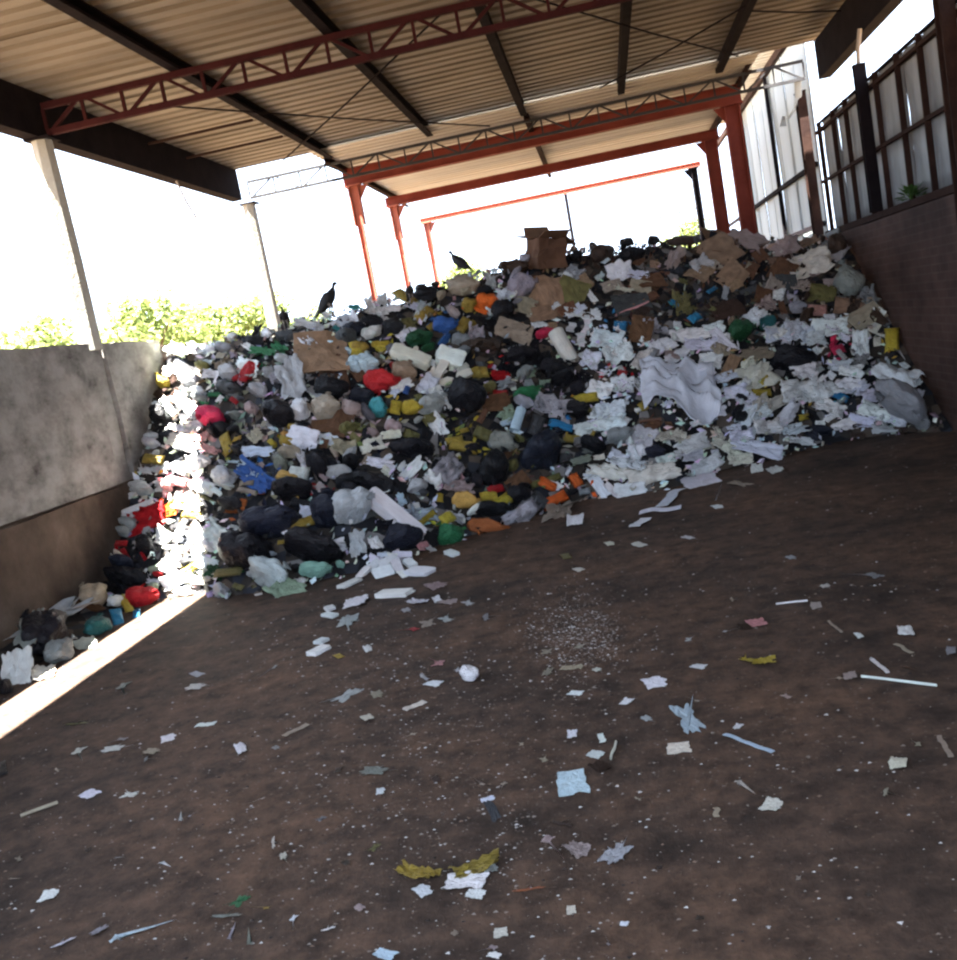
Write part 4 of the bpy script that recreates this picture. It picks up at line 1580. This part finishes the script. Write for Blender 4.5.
# fine scraps wedged between the pieces
def scraps(n):
    r = random.Random(3); vs, fs, cs = [], [], []
    for _ in range(n):
        x = r.uniform(-4.4, 2.82)
        yf = float(np.interp(x, XT, YF)); yr = float(np.interp(x, XR, YR))
        y = yf - 0.05 + (yr + 0.5 - yf) * r.random()
        z = float(height(x, y)) + r.uniform(-0.05, 0.05)
        px, py, _ = project((x, y, z))
        d2 = ((E - (px, py)) ** 2).sum(1)
        clr = EMIT[int(np.argsort(d2)[min(4, int(r.expovariate(0.8)))])][3]
        if clr in 'OMbuRTYyo' and r.random() < 0.6: clr = r.choice('lgGK')
        if px > 560 and py < 322 and r.random() < 0.7: clr = r.choice('DDnKG')
        c = [min(.85, k * r.uniform(0.7, 1.1)) for k in CLR[clr][0]]
        t = Vector((r.gauss(0, 1), r.gauss(0, 1), r.gauss(0, .8))).normalized(); u = t.orthogonal().normalized(); w = t.cross(u)
        L, W = r.uniform(.02, .065), r.uniform(.015, .04)
        b = Vector((x, y, z)); k = len(vs)
        vs += [b - t * L, b + u * W, b + t * L * r.uniform(.6, 1), b - u * W * r.uniform(.5, 1), b + w * .012]
        fs += [(k, k + 1, k + 4), (k + 1, k + 2, k + 4), (k + 2, k + 3, k + 4), (k + 3, k, k + 4)]
        cs += [c] * 4
    me = bpy.data.meshes.new('heap_scraps'); me.from_pydata([tuple(v) for v in vs], [], fs)
    ca = me.color_attributes.new('Col', 'FLOAT_COLOR', 'CORNER')
    ca.data.foreach_set('color', np.repeat(np.array([(*c, 1.0) for c in cs], dtype=np.float32), 3, axis=0).ravel())
    me.materials.append(MAT['scrap'])
    tag(link('heap_scraps', me), 'small torn scraps wedged between the bags and papers of the heap', 'litter', None, 'stuff')
scraps(4500)

# ------------------------------------------------------------------ litter on the floor
FLAND = {
 'knotbag': ('small clear white knotted bag alone on the dirt floor', 'the small knotted bag'),
 'yel2': ('two-lobed yellow plastic bag flat on the dirt floor', 'the yellow floor bag'),
 'rod': ('long thin white rod lying on the dirt', 'the long white rod'),
 'torn': ('ragged pale blue torn film with a long tail on the dirt', 'the ragged film'),
 'bluesq': ('pale blue square paper lying flat on the dirt', 'the pale blue square'),
 'ochre1': ('smaller lobe of crushed ochre bag next to a bigger one', 'the smaller ochre bag'),
 'ochre2': ('bigger crushed ochre bag spilling white paper', 'the bigger ochre bag'),
 'star': ('pale blue star-shaped torn film on the dirt near the green wrapper', 'the star-shaped film'),
 'green': ('small bright green wrapper near the star-shaped film', 'the green wrapper'),
 'redw': ('red and white torn wrapper on the dirt past the foot of the heap', 'the red wrapper'),
 'brownf': ('grey-brown crumpled film lump next to a bluish one', 'the grey-brown film'),
 'bluef': ('grey-blue crumpled film beside the grey-brown one', 'the grey-blue film'),
 'lilac': ('lilac white folded paper lying flat on the dirt', 'the lilac paper'),
 'pinkrag': ('pinkish red rag far out on the dirt', 'the pink rag'),
 'greyf': ('grey film scrap below the foot of the dark wall', 'the grey film scrap'),
 'darkstrip': ('dark grey flat strip with a pale end', 'the dark strip'),
 'white1': ('round crumpled white paper near the dark wall', 'the round white paper'),
 'stick1': ('beige stick lying near the sun strip', 'the beige stick'),
 'bone': ('long white scrap near the entrance, concrete wall side', 'the long white scrap'),
 'flowsheet': ('wide white paper flakes spilled from the foot of the heap', 'the spilled flakes'),
}
FITEMS = '''
350 585 24 6 -20 s w
356 603 26 11 -15 p w flowsheet
347 624 28 15 -25 F l
330 610 11 6 -10 s w
330 617 15 6 0 s w
322 643 14 6 -15 s w
319 653 22 8 -20 s w
339 657 10 5 0 k y
368 650 9 8 0 p w
395 596 36 9 -5 s w
417 603 20 7 0 f w
437 587 25 9 -10 f h
447 603 22 6 -5 f h
469 603 15 6 0 F l
437 600 9 7 0 p w
407 612 13 6 0 F l
447 619 17 7 0 F l
430 623 22 9 -10 F B
407 631 20 7 -5 F R redw
492 617 19 8 -10 F g
435 662 27 10 -15 F k
434 684 18 6 -5 P W
429 677 18 9 0 F l
470 680 24 19 0 b w knotbag
343 697 36 11 -22 F l
378 697 17 10 0 F B
368 719 13 8 0 p C
415 707 23 5 -20 t C
549 672 15 9 -40 F B
572 669 22 5 -5 t B
576 694 15 5 -5 P W
598 672 13 5 0 F C
572 735 11 8 -20 P W
602 740 9 8 50 t w
596 757 17 8 0 p w
614 753 18 4 -72 i C
582 647 14 5 -10 F B
549 652 17 6 -10 F B
579 570 11 4 0 P C
566 557 11 6 0 k L
861 576 36 11 5 F g greyf
792 559 15 5 5 F l
792 604 32 2 -6 i w
816 607 12 8 0 p h
826 588 14 5 0 F C
757 624 20 10 0 r k pinkrag
745 628 14 8 0 r D
732 631 17 7 -10 F l
906 633 17 12 0 p w white1
859 636 9 5 20 P w
904 650 20 4 25 t B
915 656 8 6 0 F B
880 667 22 4 38 t w
752 662 26 9 5 f y
764 663 26 9 -5 f y yel2
699 667 16 5 0 P w
656 684 25 12 -3 P W lilac
850 677 14 8 0 p h
898 683 78 3 7 i w rod
835 680 13 5 0 F B
908 669 15 7 0 F n
627 703 13 6 -20 P w
648 721 16 7 10 F l
690 716 44 28 38 F q torn
748 744 52 4 20 t q
738 728 10 5 -20 P w
679 749 25 12 -6 P C
945 748 25 6 58 t B
915 744 13 9 0 F B
898 766 20 13 0 p C
891 796 15 10 0 F B
745 790 20 18 20 F C
772 807 22 13 -15 P C
717 814 9 9 40 t B
859 829 8 6 0 F B
787 697 13 5 10 F h
835 628 18 3 40 t B
951 652 11 9 0 p g
693 701 26 6 0 F B
573 786 32 27 -8 P q bluesq
493 813 24 11 62 P G darkstrip
488 800 15 5 -12 P W
601 769 20 12 0 r D
379 773 40 11 -5 F U
418 877 44 20 12 f o ochre1
478 871 56 20 -18 f o ochre2
466 884 44 18 -5 p w
424 893 18 12 0 P W
476 896 20 10 0 p w
490 871 18 10 -15 f l
556 853 30 20 -5 f h brownf
578 852 26 20 10 f h
620 852 42 22 -33 F l bluef
529 891 36 8 -10 F Q
572 914 10 9 -20 P C
386 957 22 11 5 P q
501 934 15 10 -15 P C
488 953 17 10 0 F h
495 958 14 6 0 P w
373 850 15 7 -30 F L
360 910 10 7 0 P h
381 792 10 6 -20 P w
565 823 25 10 0 F D
480 784 25 8 0 F B
503 788 14 6 -15 F B
437 782 14 8 10 F D
409 737 14 5 -10 F B
445 814 10 7 0 F D
347 865 12 7 0 F D
456 936 11 7 0 F B
625 927 9 5 0 P w
608 942 18 9 20 F g
328 929 16 7 -20 F w
124 690 32 9 -25 F U
199 688 30 7 -10 F l
197 675 13 5 0 P l
79 723 28 5 -10 F L
80 755 32 10 -25 F C
117 750 34 7 -12 F w
115 742 22 6 -10 F g
154 753 24 7 -8 F B
169 739 17 7 -18 P w
241 750 12 12 0 p w
206 726 20 4 -10 t w
90 795 20 8 -15 P W
130 795 22 7 -15 F w
40 812 40 4 -20 i B stick1
165 867 18 9 -25 F w
49 896 22 9 -28 P W
237 903 24 11 -25 F e green
229 914 34 10 -10 F U
261 910 29 8 -15 F o
142 933 56 20 -10 F q star
63 943 30 7 -25 F W bone
103 930 29 6 -30 F v
294 924 20 9 -35 F W
234 932 24 9 -35 F v
251 937 24 12 -35 F U
257 802 18 6 -25 F B
182 817 16 6 -30 F l
194 816 12 6 -20 F g
277 844 10 14 10 F C
284 860 10 10 0 F C
277 750 11 5 0 F g
267 673 26 8 -40 F g
296 731 27 4 -25 t B
3 770 10 16 0 k K
690 539 20 4 5 F w
639 545 14 5 5 P C
610 544 10 4 0 P C
718 507 12 4 0 P w
150 760 12 5 -20 F g
60 770 10 5 -10 F B
320 820 12 5 -20 F g
690 640 10 5 -10 F l
735 600 10 5 0 F B
940 590 9 5 0 F l
800 650 10 5 10 F D
655 650 9 5 0 F l
520 745 10 6 -20 F B
545 760 10 6 0 F B
340 770 12 6 -20 F D
640 800 10 5 0 F B
660 870 9 6 0 F D
800 880 8 6 0 F B
870 900 9 5 10 F D
700 920 12 6 0 F D
90 850 12 5 -20 F D
120 860 9 5 0 F g
20 860 9 6 -10 F B
15 880 10 6 0 F B
'''
LITTER, fpos = [], {}
for ln in FITEMS.strip().splitlines():
    f = ln.split()
    px, py, w, h, ang = (float(v) for v in f[:5])
    o, name = place(px, py, w, h, ang, f[5], f[6], floor=True)
    if len(f) > 7:
        tag(o, FLAND[f[7]][0], 'bag' if f[5] == 'b' else KIND[f[5]][1], 'floor litter: ' + name.replace('_', ' ')); fpos[f[7]] = (px, py)
    else:
        LITTER.append((o, name, f[5], f[6], px, py, w * h))
describe(LITTER, {k: (fpos[k], FLAND[k][1]) for k in fpos}, True)

def crumbs(n):
    r = random.Random(9); vs, fs, cs = [], [], []
    dense = ((564, 630, 26, 22), (600, 640, 30, 16), (400, 700, 60, 40), (250, 790, 90, 60), (700, 760, 90, 60), (380, 640, 70, 30), (580, 640, 20, 30), (460, 820, 80, 60))
    for i in range(n):
        if r.random() < 0.45:
            a, b, sx, sy = r.choice(dense[:2] if i % 6 == 0 else dense)
            px, py = r.gauss(a, sx), r.gauss(b, sy)
        else:
            px, py = r.uniform(-20, 980), r.uniform(440, 1000)
        d = ray(px, py)
        if d[2] > -0.08 or (px > 620 and py > 600 and r.random() < 0.6): continue
        t = -EYE / d[2]; x, y = d[0] * t, d[1] * t
        if not (-4.0 < x < 2.85) or y > 10 or height(x, y) > 0.02: continue
        s = r.choice((.002, .003, .003, .004, .005, .007, .010)) * r.uniform(.6, 1.2) * (0.6 + y / 9)
        g = r.choice(((.20, .17, .15), (.15, .115, .095), (.28, .26, .25), (.10, .07, .055), (.45, .43, .42), (.02, .016, .015), (.15, .10, .075)))
        a = r.uniform(0, 6.28); k = len(vs)
        e = r.uniform(0.2, 0.9)
        for q in range(3):
            an = a + q * 2.1
            ox, oy = math.cos(an) * s, math.sin(an) * s * e
            vs.append((x + ox, y + oy, 0.0005))
        vs.append((x, y, s * 0.35 + 0.001))
        fs += [(k, k + 1, k + 3), (k + 1, k + 2, k + 3), (k + 2, k, k + 3)]
        cs += [g] * 3
    me = bpy.data.meshes.new('floor_crumbs'); me.from_pydata(vs, [], fs)
    ca = me.color_attributes.new('Col', 'FLOAT_COLOR', 'CORNER')
    ca.data.foreach_set('color', np.repeat(np.array([(*c, 1.0) for c in cs], dtype=np.float32), 3, axis=0).ravel())
    me.materials.append(MAT['scrap'])
    tag(link('floor_crumbs', me), 'fine trodden crumbs of rubbish strewn over the dirt floor', 'litter', None, 'stuff')
crumbs(12000)

# ------------------------------------------------------------------ vultures on the crest
def vulture(px, py, h, yaw, label, lean=0.35, neck_up=1.0):
    """Black vulture standing; built facing +x, h = height in metres."""
    d = ray(px, py); x = d[0] / d[1] * 11.8
    t = (float(np.interp(x, XR, YR)) - 0.12) / d[1]
    root = empty('vulture', (d[0] * t, d[1] * t, EYE + d[2] * t)); tag(root, label, 'vulture', 'vultures on the crest')
    root.rotation_euler = (0, 0, yaw); root.scale = (h, h, h)
    bm = bmesh.new()
    # tail root, rump, belly, chest, neck, head, beak
    body = [((-0.36, 0, 0.24), (0.03, 0.02)), ((-0.27, 0, 0.31), (0.085, 0.07)), ((-0.15, 0, 0.40), (0.135, 0.135)), ((0.0, 0, 0.52), (0.155, 0.165)),
            ((0.11, 0, 0.64), (0.125, 0.125)), ((0.16, 0, 0.73), (0.085, 0.085)), ((0.185, 0, 0.79), (0.056, 0.056)), ((0.20, 0, 0.83), (0.054, 0.054)), ((0.23, 0, 0.87), (0.06, 0.062)), ((0.28, 0, 0.87), (0.044, 0.046)), ((0.31, 0, 0.86), (0.016, 0.018))]
    tube(bm, [b[0] for b in body], [b[1] for b in body], 12)
    o = obj('body', bm, MAT['feather'], root, True)
    m = o.modifiers.new('smooth', 'SUBSURF'); m.levels = m.render_levels = 1
    bm = bmesh.new(); tube(bm, [(0.30, 0, 0.863), (0.35, 0, 0.855), (0.375, 0, 0.83)], [(0.014, 0.017), (0.011, 0.012), 0.004], 8)
    obj('beak', bm, MAT['bird_skin'], root, True)
    bm = bmesh.new()
    v = [bm.verts.new(q) for q in ((-0.28, -0.06, 0.30), (-0.28, 0.06, 0.30), (-0.50, 0.085, 0.10), (-0.50, -0.085, 0.10), (-0.29, -0.06, 0.275), (-0.29, 0.06, 0.275), (-0.51, 0.085, 0.085), (-0.51, -0.085, 0.085))]
    for f in ((0, 1, 2, 3), (7, 6, 5, 4), (0, 4, 5, 1), (1, 5, 6, 2), (2, 6, 7, 3), (3, 7, 4, 0)): bm.faces.new([v[i] for i in f])
    obj('tail', bm, MAT['feather'], root)
    for s in (-1, 1):
        bm = bmesh.new(); tube(bm, [(0.12, s * 0.11, 0.66), (0.03, s * 0.16, 0.58), (-0.12, s * 0.15, 0.43), (-0.30, s * 0.09, 0.27), (-0.43, s * 0.04, 0.17)], [(0.02, 0.05), (0.03, 0.12), (0.03, 0.13), (0.022, 0.08), (0.006, 0.015)], 10)
        obj('wing', bm, MAT['feather'], root, True)
        bm = bmesh.new(); tube(bm, [(-0.03, s * 0.07, 0.42), (0.02, s * 0.07, 0.30), (-0.03, s * 0.07, 0.19), (0.0, s * 0.07, 0.012)], [0.06, 0.035, 0.016, 0.014], 8)
        for a in (-0.5, 0, 0.5, 3.14):
            tube(bm, [(0, s * 0.07, 0.012), (math.cos(a) * 0.09, s * 0.07 + math.sin(a) * 0.09, 0.006)], [0.011, 0.006], 6)
        obj('leg', bm, MAT['bird_leg'], root, True)
        bm = bmesh.new(); bmesh.ops.create_uvsphere(bm, u_segments=8, v_segments=6, radius=0.008)
        o = obj('eye', bm, MAT['bird_leg'], root, True); o.location = (0.255, s * 0.053, 0.885)
vulture(287, 330, 0.25, -1.35, 'small vulture facing the hall mouth, nearest the sunlit strip')
vulture(333, 318, 0.37, -0.2, 'largest vulture in profile on the crest with raised neck')
vulture(412, 302, 0.22, -1.0, 'half-hidden vulture behind a black bag on the crest')
vulture(461, 277, 0.32, 2.75, 'lone vulture standing on the beige bundle near the cardboard box')
